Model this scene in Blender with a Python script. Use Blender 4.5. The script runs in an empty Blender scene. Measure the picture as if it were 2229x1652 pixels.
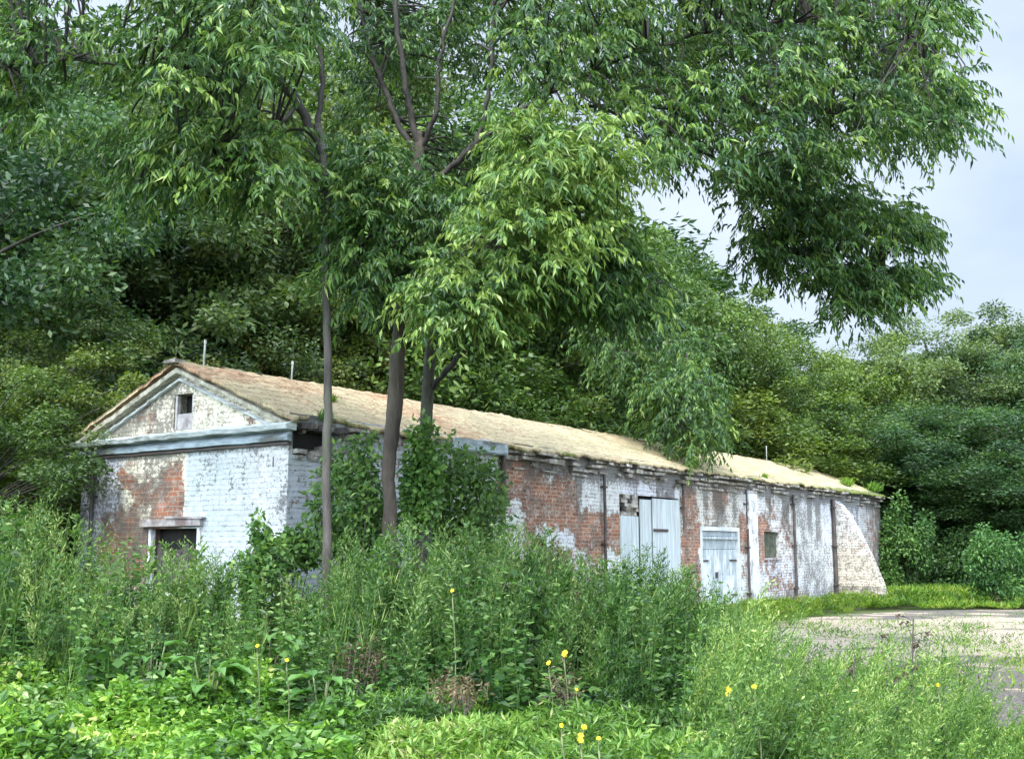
import bpy, math
import numpy as np

# ------------------------------------------------------------------ camera, sky, sun, exposure
SC = bpy.context.scene
COL = SC.collection
F, TILT, EYE = 2400.0, math.atan(370 / 2400), 1.6
CP, SP = math.cos(TILT), math.sin(TILT)
cam_data = bpy.data.cameras.new('camera')
cam = bpy.data.objects.new('camera', cam_data)
COL.objects.link(cam)
cam.location = (0, 0, EYE)
cam.rotation_euler = (math.pi / 2 + TILT, 0, 0)
cam_data.sensor_width = 36
cam_data.lens = 36 * F / 2229
cam_data.clip_start = 0.05
cam_data.clip_end = 3000
SC.camera = cam

SUN_DIR = np.array([-0.22, -0.66, 0.85])
SUN_DIR /= np.linalg.norm(SUN_DIR)
world = bpy.data.worlds.new('World')
SC.world = world
world.use_nodes = True
wt = world.node_tree
wt.nodes.clear()
wo = wt.nodes.new('ShaderNodeOutputWorld')
bg = wt.nodes.new('ShaderNodeBackground')
sky = wt.nodes.new('ShaderNodeTexSky')
sky.sky_type = 'NISHITA'
sky.sun_disc = False
sky.sun_elevation = math.asin(SUN_DIR[2])
sky.sun_rotation = math.atan2(SUN_DIR[0], SUN_DIR[1])
sky.air_density = 1.0
sky.dust_density = 2.0
tc = wt.nodes.new('ShaderNodeTexCoord')
mp = wt.nodes.new('ShaderNodeMapping')
mp.inputs['Scale'].default_value = (1.0, 1.0, 2.6)
ns = wt.nodes.new('ShaderNodeTexNoise')
ns.inputs['Scale'].default_value = 2.3
ns.inputs['Detail'].default_value = 5
ns.inputs['Roughness'].default_value = 0.5
cr = wt.nodes.new('ShaderNodeValToRGB')
cr.color_ramp.elements[0].position = 0.42
cr.color_ramp.elements[0].color = (4.5, 5.5, 6.7, 1)
cr.color_ramp.elements[1].position = 0.66
cr.color_ramp.elements[1].color = (6.3, 7.1, 8.3, 1)
mx = wt.nodes.new('ShaderNodeMix')
mx.data_type = 'RGBA'
mx.inputs[0].default_value = 0.88
wt.links.new(tc.outputs['Generated'], mp.inputs['Vector'])
wt.links.new(mp.outputs[0], ns.inputs['Vector'])
wt.links.new(ns.outputs[0], cr.inputs[0])
wt.links.new(sky.outputs[0], mx.inputs[6])
wt.links.new(cr.outputs[0], mx.inputs[7])
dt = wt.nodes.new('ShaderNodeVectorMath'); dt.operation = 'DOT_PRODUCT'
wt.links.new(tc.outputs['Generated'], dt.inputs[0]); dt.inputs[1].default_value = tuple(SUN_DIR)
mr = wt.nodes.new('ShaderNodeMapRange'); mr.interpolation_type = 'SMOOTHSTEP'  # unseen sky towards the sun is brightened to add ambient light
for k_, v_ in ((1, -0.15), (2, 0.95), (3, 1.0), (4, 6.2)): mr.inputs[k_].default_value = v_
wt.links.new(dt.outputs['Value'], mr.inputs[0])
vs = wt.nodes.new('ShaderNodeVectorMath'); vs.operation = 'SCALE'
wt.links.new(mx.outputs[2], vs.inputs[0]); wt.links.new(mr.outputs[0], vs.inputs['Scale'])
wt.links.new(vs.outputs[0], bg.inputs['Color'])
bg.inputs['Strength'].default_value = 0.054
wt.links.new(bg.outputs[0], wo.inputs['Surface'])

sun_data = bpy.data.lights.new('sun', 'SUN')
sun_data.energy = 2.0
sun_data.angle = math.radians(18)
sun_data.color = (1.0, 0.95, 0.87)
sun = bpy.data.objects.new('sun', sun_data)
COL.objects.link(sun)
from mathutils import Vector
sun.rotation_euler = Vector(SUN_DIR).to_track_quat('Z', 'Y').to_euler()
sun.location = (-5, -10, 20)

SC.view_settings.view_transform = 'Standard'
SC.view_settings.look = 'None'
SC.view_settings.gamma = 1
SC.view_settings.use_curve_mapping = False
SC.view_settings.exposure = 1.5
SC.render.engine = 'CYCLES'
SC.cycles.use_denoising = True
SC.cycles.max_bounces = 7
SC.cycles.diffuse_bounces = 5
SC.cycles.transmission_bounces = 4
SC.cycles.glossy_bounces = 2

# ------------------------------------------------------------------ projections (display pixels of the photo, 2229 wide)
def ray(x, y):
    a = (x - 1114.5) / F
    b = -(y - 826) / F
    return np.array([a, CP - b * SP, SP + b * CP])

def atY(x, y, Y):
    r = ray(x, y)
    k = Y / r[1]
    return np.array([r[0] * k, Y, EYE + r[2] * k])

def atz(x, y, z):
    r = ray(x, y)
    k = (z - EYE) / r[2]
    return np.array([r[0] * k, r[1] * k, z])

RNG = np.random.default_rng(11)

# ------------------------------------------------------------------ noise
def _hash(ix, iy, seed):
    n = (ix.astype(np.int64) * 374761393 + iy.astype(np.int64) * 668265263 + seed * 974711) & 0x7fffffff
    n = ((n ^ (n >> 13)) * 1274126177) & 0x7fffffff
    return ((n ^ (n >> 16)) & 0xffff) / 65535.0

def vnoise(x, y, seed=0):
    x = np.asarray(x, float); y = np.asarray(y, float)
    ix = np.floor(x); iy = np.floor(y)
    fx = x - ix; fy = y - iy
    fx = fx * fx * (3 - 2 * fx); fy = fy * fy * (3 - 2 * fy)
    a = _hash(ix, iy, seed); b = _hash(ix + 1, iy, seed)
    c = _hash(ix, iy + 1, seed); d = _hash(ix + 1, iy + 1, seed)
    return (a * (1 - fx) + b * fx) * (1 - fy) + (c * (1 - fx) + d * fx) * fy

def fbm(x, y, seed=0, octs=4):
    s = 0; amp = 0.5; t = 0
    for o in range(octs):
        s = s + amp * vnoise(np.asarray(x) * 2 ** o + 17.3 * o, np.asarray(y) * 2 ** o + 5.1 * o, seed + o)
        t += amp; amp *= 0.5
    return s / t

# ------------------------------------------------------------------ object helpers
def tag(o, label=None, cat=None, group=None, kind=None):
    if label: o['label'] = label
    if cat: o['category'] = cat
    if group: o['group'] = group
    if kind: o['kind'] = kind
    return o

def empty(name, loc=(0, 0, 0), rz=0.0):
    o = bpy.data.objects.new(name, None)
    COL.objects.link(o)
    o.location = loc
    o.rotation_euler = (0, 0, rz)
    o.empty_display_size = 0.3
    return o

def link_mesh(name, me, mat=None, parent=None):
    o = bpy.data.objects.new(name, me)
    COL.objects.link(o)
    if mat is not None and len(me.materials) == 0:
        me.materials.append(mat)
    if parent is not None:
        o.parent = parent
    return o

def np_mesh(name, V, Q, mat, parent=None, attrs=None, cols=None, smooth=False, uv=None):
    """V (n,3); Q (m,3|4) faces of one size; attrs {name:(n,)}; cols {name:(n,3)}; uv (n,2)"""
    V = np.asarray(V, np.float32); Q = np.asarray(Q, np.int32)
    me = bpy.data.meshes.new(name)
    k = Q.shape[1]
    me.vertices.add(len(V)); me.vertices.foreach_set('co', V.ravel())
    me.loops.add(Q.size); me.loops.foreach_set('vertex_index', Q.ravel())
    me.polygons.add(len(Q))
    me.polygons.foreach_set('loop_start', np.arange(0, Q.size, k, dtype=np.int32))
    me.polygons.foreach_set('loop_total', np.full(len(Q), k, np.int32))
    me.polygons.foreach_set('use_smooth', np.full(len(Q), smooth, bool))
    if uv is not None:
        l = me.uv_layers.new(name='UVMap')
        l.data.foreach_set('uv', np.asarray(uv, np.float32)[Q.ravel()].ravel())
    for a, v in (attrs or {}).items():
        at = me.attributes.new(a, 'FLOAT', 'POINT')
        at.data.foreach_set('value', np.asarray(v, np.float32))
    for a, v in (cols or {}).items():
        at = me.attributes.new(a, 'FLOAT_COLOR', 'POINT')
        c = np.ones((len(V), 4), np.float32); c[:, :3] = v
        at.data.foreach_set('color', c.ravel())
    me.update(calc_edges=True)
    return link_mesh(name, me, mat, parent)

class Geo:
    """collects boxes, tubes and grids, all quads"""
    def __init__(s): s.V = []; s.Q = []; s.n = 0; s.UV = []
    def add(s, V, Q, uv=None):
        V = np.asarray(V, float); s.V.append(V); s.Q.append(np.asarray(Q, int) + s.n)
        s.UV.append(np.asarray(uv, float) if uv is not None else np.stack([V[:, 0] + V[:, 1], V[:, 2]], 1)); s.n += len(V)
    def box(s, x0, x1, y0, y1, z0, z1, jit=0.0):
        V = np.array([[x, y, z] for z in (z0, z1) for y in (y0, y1) for x in (x0, x1)], float)
        if jit: V += RNG.uniform(-jit, jit, V.shape)
        s.add(V, [[0, 2, 3, 1], [4, 5, 7, 6], [0, 1, 5, 4], [2, 6, 7, 3], [0, 4, 6, 2], [1, 3, 7, 5]])
    def tube(s, pts, rad, n=8, cap=True, rough=0.0):
        pts = np.asarray(pts, float); m = len(pts)
        rad = np.broadcast_to(np.asarray(rad, float), (m,))
        T = np.gradient(pts, axis=0); T /= np.linalg.norm(T, axis=1, keepdims=True) + 1e-9
        ref = np.array([0, 0, 1.0]) if abs(T[0][2]) < 0.8 else np.array([0, 1.0, 0])
        A = np.cross(T, ref); A /= np.linalg.norm(A, axis=1, keepdims=True) + 1e-9
        B = np.cross(T, A)
        th = np.linspace(0, 2 * np.pi, n, endpoint=False)
        R = rad[:, None] * (1 + (rough * RNG.uniform(-1, 1, (m, n)) if rough else 0))
        V = pts[:, None] + R[..., None] * (np.cos(th)[None, :, None] * A[:, None] + np.sin(th)[None, :, None] * B[:, None])
        V = V.reshape(-1, 3)
        i, j = np.meshgrid(np.arange(m - 1), np.arange(n), indexing='ij')
        a = i * n + j; b = i * n + (j + 1) % n
        Q = np.stack([a, b, b + n, a + n], -1).reshape(-1, 4)
        base = len(V)
        L = np.concatenate([[0], np.cumsum(np.linalg.norm(np.diff(pts, axis=0), axis=1))])
        uv = np.stack([np.tile(th / 6.283, m) * 0.6, np.repeat(L, n)], 1)
        if cap and n % 2 == 0:
            caps = []
            for st in (0, (m - 1) * n):
                for q in range(1, n // 2):
                    a0, a1, a2, a3 = st + q - 1, st + q, st + n - 1 - q, st + (n - q) % n
                    f = [a3 if q > 1 else st, a0 if q > 1 else st + 0, a1, a2]
                    if q == 1: f = [st + 0, st + 1, st + n - 2, st + n - 1] if n > 3 else None
                    else: f = [st + q - 1, st + q, st + n - 1 - q, st + n - q]
                    caps.append(f)
            Q = np.concatenate([Q, np.array(caps)])
        s.add(V, Q, uv)
    def build(s, name, mat, parent=None, smooth=False):
        return np_mesh(name, np.concatenate(s.V), np.concatenate(s.Q), mat, parent, smooth=smooth, uv=np.concatenate(s.UV))

def spline(pts, per=6):
    """Catmull-Rom through the points (k columns)"""
    P = np.asarray(pts, float)
    P = np.concatenate([[2 * P[0] - P[1]], P, [2 * P[-1] - P[-2]]])
    out = []
    for i in range(1, len(P) - 2):
        for t in np.linspace(0, 1, per, endpoint=False):
            a, b, c, d = P[i - 1:i + 3]
            out.append(0.5 * ((2 * b) + (c - a) * t + (2 * a - 5 * b + 4 * c - d) * t * t + (3 * b - a - 3 * c + d) * t ** 3))
    out.append(P[-2])
    return np.array(out)

# ------------------------------------------------------------------ material helpers
def new_mat(name):
    m = bpy.data.materials.new(name); m.use_nodes = True
    nt = m.node_tree; nt.nodes.clear()
    out = nt.nodes.new('ShaderNodeOutputMaterial')
    return m, nt, out

def nd(nt, typ, **kw):
    n = nt.nodes.new(typ)
    for k, v in kw.items(): setattr(n, k, v)
    return n

def ramp(nt, src, stops):
    r = nt.nodes.new('ShaderNodeValToRGB')
    while len(r.color_ramp.elements) < len(stops): r.color_ramp.elements.new(0.5)
    for e, (p, c) in zip(r.color_ramp.elements, stops):
        e.position = p; e.color = (*c, 1) if len(c) == 3 else c
    nt.links.new(src, r.inputs[0])
    return r.outputs[0]

def mixc(nt, f, a, b, mode='MIX'):
    m = nt.nodes.new('ShaderNodeMix'); m.data_type = 'RGBA'; m.blend_type = mode
    for s, v in ((0, f), (6, a), (7, b)):
        if isinstance(v, bpy.types.NodeSocket): nt.links.new(v, m.inputs[s])
        elif s == 0: m.inputs[0].default_value = v
        else: m.inputs[s].default_value = (*v, 1)
    return m.outputs[2]

def math_(nt, op, a, b=0.0, clamp=False):
    m = nt.nodes.new('ShaderNodeMath'); m.operation = op; m.use_clamp = clamp
    for i, v in enumerate((a, b)):
        if isinstance(v, bpy.types.NodeSocket): nt.links.new(v, m.inputs[i])
        else: m.inputs[i].default_value = v
    return m.outputs[0]

def noise(nt, vec, scale, detail=4, rough=0.6):
    n = nt.nodes.new('ShaderNodeTexNoise')
    n.inputs['Scale'].default_value = scale; n.inputs['Detail'].default_value = detail
    n.inputs['Roughness'].default_value = rough
    if vec is not None: nt.links.new(vec, n.inputs['Vector'])
    return n.outputs[0]

def leaf_mat(name, dark, mid, light, trans=0.35, rough=0.45, objcol=True, yellow=None):
    m, nt, out = new_mat(name)
    at = nd(nt, 'ShaderNodeAttribute', attribute_name='rnd')
    stops = [(0.0, dark), (0.5, mid), (0.93, light)]
    if yellow: stops.append((1.0, yellow))
    c = ramp(nt, at.outputs['Fac'], stops)
    if objcol:
        oi = nd(nt, 'ShaderNodeObjectInfo')
        c = mixc(nt, 1.0, c, oi.outputs['Color'], 'MULTIPLY')
    p = nd(nt, 'ShaderNodeBsdfPrincipled')
    nt.links.new(c, p.inputs['Base Color'])
    p.inputs['Roughness'].default_value = rough
    p.inputs['Specular IOR Level'].default_value = 0.4
    t = nd(nt, 'ShaderNodeBsdfTranslucent')
    tcol = mixc(nt, 1.0, c, (1.25, 1.35, 0.6), 'MULTIPLY')
    nt.links.new(tcol, t.inputs['Color'])
    ms = nd(nt, 'ShaderNodeMixShader'); ms.inputs[0].default_value = trans
    nt.links.new(p.outputs[0], ms.inputs[1]); nt.links.new(t.outputs[0], ms.inputs[2])
    nt.links.new(ms.outputs[0], out.inputs['Surface'])
    return m

def plain_mat(name, c1, c2, scale=8, rough=0.8, bump=0.3, stretch=(1, 1, 1), dirt=None, metal=0.0, lo=0.35, hi=0.65, bscale=None):
    m, nt, out = new_mat(name)
    co = nd(nt, 'ShaderNodeTexCoord')
    mp = nd(nt, 'ShaderNodeMapping'); mp.inputs['Scale'].default_value = stretch
    nt.links.new(co.outputs['Object'], mp.inputs['Vector'])
    f = noise(nt, mp.outputs[0], scale, 6, 0.65)
    c = ramp(nt, f, [(lo, c1), (hi, c2)])
    if dirt:
        f2 = noise(nt, mp.outputs[0], scale * 0.37, 5, 0.7)
        k = ramp(nt, f2, [(0.5, (0, 0, 0)), (0.62, (1, 1, 1))])
        c = mixc(nt, k, c, dirt)
    p = nd(nt, 'ShaderNodeBsdfPrincipled')
    nt.links.new(c, p.inputs['Base Color'])
    p.inputs['Roughness'].default_value = rough; p.inputs['Metallic'].default_value = metal
    if bump:
        b = nd(nt, 'ShaderNodeBump'); b.inputs['Strength'].default_value = bump; b.inputs['Distance'].default_value = 0.02
        fb = noise(nt, mp.outputs[0], bscale or scale * 2.5, 5, 0.7)
        nt.links.new(fb, b.inputs['Height']); nt.links.new(b.outputs[0], p.inputs['Normal'])
    nt.links.new(p.outputs[0], out.inputs['Surface'])
    return m

# brick wall with peeling limewash: attributes say how much paint is left, its tint, and the dirt on it
def brick_mat():
    m, nt, out = new_mat('painted_brick')
    uv = nd(nt, 'ShaderNodeUVMap')
    wob = nd(nt, 'ShaderNodeTexNoise'); wob.inputs['Scale'].default_value = 3.0
    nt.links.new(uv.outputs[0], wob.inputs['Vector'])
    vm = nd(nt, 'ShaderNodeVectorMath', operation='MULTIPLY_ADD')
    nt.links.new(wob.outputs['Color'], vm.inputs[0]); vm.inputs[1].default_value = (0.03, 0.03, 0); nt.links.new(uv.outputs[0], vm.inputs[2])
    V = vm.outputs[0]
    br = nd(nt, 'ShaderNodeTexBrick')
    br.offset = 0.5
    br.inputs['Color1'].default_value = (0.235, 0.105, 0.07, 1)
    br.inputs['Color2'].default_value = (0.12, 0.062, 0.048, 1)
    br.inputs['Mortar'].default_value = (0.25, 0.20, 0.165, 1)
    br.inputs['Scale'].default_value = 1
    br.inputs['Mortar Size'].default_value = 0.011
    br.inputs['Mortar Smooth'].default_value = 0.2
    br.inputs['Bias'].default_value = -0.1
    br.inputs['Brick Width'].default_value = 0.225
    br.inputs['Row Height'].default_value = 0.072
    nt.links.new(V, br.inputs['Vector'])
    n_fine = noise(nt, uv.outputs[0], 17, 5, 0.75)
    n_mid = noise(nt, uv.outputs[0], 5.5, 5, 0.65)
    tone = noise(nt, uv.outputs[0], 2.2, 3, 0.5)
    warm = ramp(nt, tone, [(0.35, (0.75, 0.75, 0.75)), (0.65, (1.5, 1.25, 1.0))])
    bare = mixc(nt, 1.0, br.outputs['Color'], warm, 'MULTIPLY')
    crust = ramp(nt, noise(nt, uv.outputs[0], 3.3, 6, 0.75), [(0.50, (0, 0, 0)), (0.60, (1, 1, 1))])
    bare = mixc(nt, math_(nt, 'MULTIPLY', crust, .75), bare, (0.17, 0.145, 0.12))
    # remains of lime in specks on bare brick
    speck = ramp(nt, math_(nt, 'ADD', math_(nt, 'MULTIPLY', n_fine, .6), math_(nt, 'MULTIPLY', n_mid, .4)), [(0.50, (0, 0, 0)), (0.58, (1, 1, 1))])
    sp2 = math_(nt, 'MULTIPLY', speck, 0.7)
    bare = mixc(nt, sp2, bare, (0.46, 0.41, 0.36))
    pa = nd(nt, 'ShaderNodeAttribute', attribute_name='paint')
    pc = nd(nt, 'ShaderNodeAttribute', attribute_name='pcol')
    di = nd(nt, 'ShaderNodeAttribute', attribute_name='dirt')
    # threshold
    a = math_(nt, 'ADD', pa.outputs['Fac'], math_(nt, 'MULTIPLY', math_(nt, 'SUBTRACT', n_fine, 0.5), 1.5))
    a = math_(nt, 'ADD', a, math_(nt, 'MULTIPLY', math_(nt, 'SUBTRACT', n_mid, 0.5), 1.2))
    a = math_(nt, 'ADD', a, math_(nt, 'MULTIPLY', br.outputs['Fac'], -0.10))
    mask = ramp(nt, a, [(0.46, (0, 0, 0)), (0.54, (1, 1, 1))])
    jn = ramp(nt, noise(nt, uv.outputs[0], 9, 4, 0.6), [(0.50, (0, 0, 0)), (0.64, (1, 1, 1))])
    joint = math_(nt, 'MULTIPLY', math_(nt, 'MULTIPLY', br.outputs['Fac'], jn), 0.6)
    pv = ramp(nt, n_mid, [(0.3, (0.80, 0.80, 0.80)), (0.7, (1.1, 1.1, 1.1))])
    pcol = mixc(nt, 1.0, pc.outputs['Color'], pv, 'MULTIPLY')
    pcol = mixc(nt, joint, pcol, (0.16, 0.15, 0.16))
    c = mixc(nt, mask, bare, pcol)
    # streaky dirt
    ms = nd(nt, 'ShaderNodeMapping'); ms.inputs['Scale'].default_value = (6.5, 2.6, 1)
    nt.links.new(uv.outputs[0], ms.inputs['Vector'])
    st = noise(nt, ms.outputs[0], 1.0, 6, 0.75)
    dk = math_(nt, 'ADD', math_(nt, 'MULTIPLY', st, 0.55), math_(nt, 'MULTIPLY', n_fine, 0.95))
    dk = math_(nt, 'ADD', dk, math_(nt, 'SUBTRACT', di.outputs['Fac'], 0.78))
    dmask = ramp(nt, dk, [(0.49, (0, 0, 0)), (0.58, (1, 1, 1))])
    c = mixc(nt, math_(nt, 'MULTIPLY', dmask, 0.78), c, (0.09, 0.085, 0.075))
    p = nd(nt, 'ShaderNodeBsdfPrincipled'); nt.links.new(c, p.inputs['Base Color'])
    p.inputs['Roughness'].default_value = 0.9; p.inputs['Specular IOR Level'].default_value = 0.2
    h = math_(nt, 'ADD', math_(nt, 'MULTIPLY', br.outputs['Fac'], -0.7), math_(nt, 'MULTIPLY', n_fine, 0.8))
    h = math_(nt, 'ADD', h, math_(nt, 'MULTIPLY', mask, 0.35))
    b = nd(nt, 'ShaderNodeBump'); b.inputs['Strength'].default_value = 0.9; b.inputs['Distance'].default_value = 0.015
    nt.links.new(h, b.inputs['Height']); nt.links.new(b.outputs[0], p.inputs['Normal'])
    nt.links.new(p.outputs[0], out.inputs['Surface'])
    return m

def roof_mat():
    m, nt, out = new_mat('lichen_roof')
    uv = nd(nt, 'ShaderNodeUVMap')
    at = nd(nt, 'ShaderNodeAttribute', attribute_name='tone')
    n1 = noise(nt, uv.outputs[0], 1.1, 5, 0.6)
    n2 = noise(nt, uv.outputs[0], 9, 6, 0.75)
    n3 = noise(nt, uv.outputs[0], 30, 4, 0.7)
    f = math_(nt, 'ADD', math_(nt, 'MULTIPLY', n1, 0.5), math_(nt, 'MULTIPLY', n2, 0.5))
    f = math_(nt, 'ADD', f, math_(nt, 'SUBTRACT', at.outputs['Fac'], 0.5))
    c = ramp(nt, f, [(0.30, (0.31, 0.18, 0.115)), (0.40, (0.42, 0.30, 0.19)), (0.47, (0.47, 0.39, 0.255)), (0.57, (0.41, 0.36, 0.23)), (0.68, (0.22, 0.20, 0.11))])
    k = ramp(nt, math_(nt, 'ADD', math_(nt, 'MULTIPLY', n3, .6), math_(nt, 'MULTIPLY', n2, .4)), [(0.42, (1, 1, 1)), (0.50, (0, 0, 0))])
    c = mixc(nt, math_(nt, 'MULTIPLY', k, 0.75), c, (0.16, 0.12, 0.07))
    tb = nd(nt, 'ShaderNodeTexBrick'); tb.inputs['Scale'].default_value = 1; tb.inputs['Brick Width'].default_value = .25; tb.inputs['Row Height'].default_value = .27
    tb.inputs['Mortar Size'].default_value = .012; tb.inputs['Mortar Smooth'].default_value = .4
    tb.inputs['Color1'].default_value = (1.12, 1.08, 1.0, 1); tb.inputs['Color2'].default_value = (.74, .70, .66, 1); tb.inputs['Mortar'].default_value = (.45, .40, .34, 1)
    nt.links.new(uv.outputs[0], tb.inputs['Vector'])
    c = mixc(nt, .5, c, mixc(nt, 1.0, c, tb.outputs['Color'], 'MULTIPLY'))
    mo = nd(nt, 'ShaderNodeAttribute', attribute_name='moss')
    km = ramp(nt, math_(nt, 'ADD', mo.outputs['Fac'], math_(nt, 'SUBTRACT', n2, 0.5)), [(0.5, (0, 0, 0)), (0.62, (1, 1, 1))])
    c = mixc(nt, km, c, (0.13, 0.15, 0.045))
    p = nd(nt, 'ShaderNodeBsdfPrincipled'); nt.links.new(c, p.inputs['Base Color'])
    p.inputs['Roughness'].default_value = 0.95; p.inputs['Specular IOR Level'].default_value = 0.15
    b = nd(nt, 'ShaderNodeBump'); b.inputs['Strength'].default_value = 1.0; b.inputs['Distance'].default_value = 0.03
    nt.links.new(math_(nt, 'ADD', n3, n2), b.inputs['Height']); nt.links.new(b.outputs[0], p.inputs['Normal'])
    nt.links.new(p.outputs[0], out.inputs['Surface'])
    return m

def ground_mat(name, cols, scale, patch=None, bump=0.6):
    m, nt, out = new_mat(name)
    co = nd(nt, 'ShaderNodeTexCoord')
    f = noise(nt, co.outputs['Object'], scale, 8, 0.7)
    c = ramp(nt, f, cols)
    fine = noise(nt, co.outputs['Object'], 35, 5, 0.75)
    c = mixc(nt, 1.0, c, ramp(nt, fine, [(0.3, (0.6, 0.6, 0.6)), (0.7, (1.35, 1.35, 1.35))]), 'MULTIPLY')
    p = nd(nt, 'ShaderNodeBsdfPrincipled'); nt.links.new(c, p.inputs['Base Color']); p.inputs['Roughness'].default_value = 0.95
    p.inputs['Specular IOR Level'].default_value = 0.15
    b = nd(nt, 'ShaderNodeBump'); b.inputs['Strength'].default_value = bump; b.inputs['Distance'].default_value = 0.04
    nt.links.new(fine, b.inputs['Height']); nt.links.new(b.outputs[0], p.inputs['Normal'])
    nt.links.new(p.outputs[0], out.inputs['Surface'])
    return m

M = {}
M['brick'] = brick_mat()
M['roof'] = roof_mat()
M['ledge'] = plain_mat('weathered_ledge', (0.30, 0.34, 0.34), (0.60, 0.64, 0.63), 3, stretch=(1, 1, 4), dirt=(0.16, 0.17, 0.14))
M['frieze'] = plain_mat('blue_grey_frieze', (0.20, 0.25, 0.28), (0.42, 0.50, 0.54), 2.5, stretch=(1, 1, 3), dirt=(0.12, 0.13, 0.12))
M['crumble'] = plain_mat('crumbling_stone', (0.10, 0.09, 0.075), (0.44, 0.41, 0.36), 7, dirt=(0.10, 0.09, 0.06), bump=0.8)
M['moulding'] = plain_mat('rake_moulding', (0.26, 0.24, 0.18), (0.52, 0.50, 0.40), 7, dirt=(0.14, 0.13, 0.09))
M['gate'] = plain_mat('pale_blue_sheet', (0.34, 0.39, 0.40), (0.50, 0.55, 0.565), 3, stretch=(8, 8, 0.5), dirt=(0.34, 0.36, 0.36), rough=0.6)
M['door'] = plain_mat('blue_grey_door', (0.21, 0.25, 0.27), (0.36, 0.41, 0.43), 4, stretch=(6, 6, 1), dirt=(0.55, 0.58, 0.60), rough=0.6)
M['doorwhite'] = plain_mat('white_door_paint', (0.42, 0.44, 0.45), (0.60, 0.62, 0.62), 4, dirt=(0.36, 0.40, 0.43), rough=0.6)
M['pipe'] = plain_mat('dark_pipe', (0.025, 0.022, 0.02), (0.075, 0.055, 0.045), 5, rough=0.6, metal=0.0)
M['palepipe'] = plain_mat('pale_pipe', (0.15, 0.16, 0.15), (0.3, 0.32, 0.3), 5, rough=0.7)
M['darkwood'] = plain_mat('dark_boards', (0.035, 0.028, 0.03), (0.10, 0.085, 0.085), 6, stretch=(6, 6, 1))
M['mossboard'] = plain_mat('mossy_boards', (0.03, 0.035, 0.025), (0.10, 0.11, 0.07), 9)
M['lintel'] = plain_mat('grey_lintel', (0.22, 0.20, 0.19), (0.42, 0.40, 0.39), 6, dirt=(0.16, 0.12, 0.11))
M['white'] = plain_mat('flaking_white', (0.45, 0.46, 0.48), (0.72, 0.73, 0.75), 8, stretch=(1, 1, 0.6), dirt=(0.2, 0.19, 0.18))
M['dark'] = plain_mat('interior_shade_black', (0.012, 0.011, 0.01), (0.03, 0.028, 0.025), 6)  # near black colour standing in for the unlit inside
M['bark'] = plain_mat('bark', (0.024, 0.021, 0.017), (0.088, 0.075, 0.064), 9, stretch=(1, 1, 0.22), bump=1.0, dirt=(0.07, 0.08, 0.05), bscale=22)
M['bark_brown'] = plain_mat('brown_bark', (0.022, 0.017, 0.013), (0.085, 0.065, 0.046), 8, stretch=(1, 1, 0.18), bump=1.0, dirt=(0.10, 0.10, 0.07), bscale=22)
M['bark_dark'] = plain_mat('dark_bark', (0.012, 0.010, 0.008), (0.042, 0.035, 0.028), 9, stretch=(1, 1, 0.4), bump=0.8)
M['twig'] = plain_mat('twig', (0.03, 0.026, 0.02), (0.08, 0.065, 0.05), 6, bump=0)
M['stem'] = plain_mat('green_stem', (0.06, 0.09, 0.03), (0.16, 0.17, 0.08), 6, bump=0)
M['dry'] = plain_mat('dry_stem', (0.22, 0.17, 0.11), (0.42, 0.35, 0.25), 6, bump=0)
M['cable'] = plain_mat('cable', (0.02, 0.02, 0.02), (0.04, 0.04, 0.04), 6, bump=0)
M['petal'] = plain_mat('yellow_petals', (0.75, 0.55, 0.02), (0.9, 0.72, 0.04), 20, bump=0)
M['leafA'] = leaf_mat('hanging_leaves', (0.020, 0.055, 0.022), (0.075, 0.155, 0.036), (0.22, 0.31, 0.06), 0.36, 0.34, yellow=(0.27, 0.36, 0.10))
M['leafB'] = leaf_mat('wood_leaves', (0.028, 0.058, 0.024), (0.085, 0.145, 0.045), (0.19, 0.25, 0.075), 0.35, 0.45)
M['leafW'] = leaf_mat('weed_leaves', (0.022, 0.058, 0.022), (0.08, 0.16, 0.045), (0.19, 0.28, 0.08), 0.34, 0.5, yellow=(0.36, 0.40, 0.20))
M['leafG'] = leaf_mat('ground_leaves', (0.035, 0.085, 0.02), (0.105, 0.225, 0.032), (0.25, 0.37, 0.075), 0.35, 0.42, yellow=(0.42, 0.44, 0.2))
M["leafD"] = leaf_mat("dead_leaves", (0.05, 0.036, 0.024), (0.10, 0.072, 0.048), (0.21, 0.165, 0.11), 0.2, 0.7)

# ------------------------------------------------------------------ leaves
def unit(a):
    return a / (np.linalg.norm(a, axis=-1, keepdims=True) + 1e-9)

def rdir(n, rng=RNG):
    return unit(rng.normal(size=(n, 3)))

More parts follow.
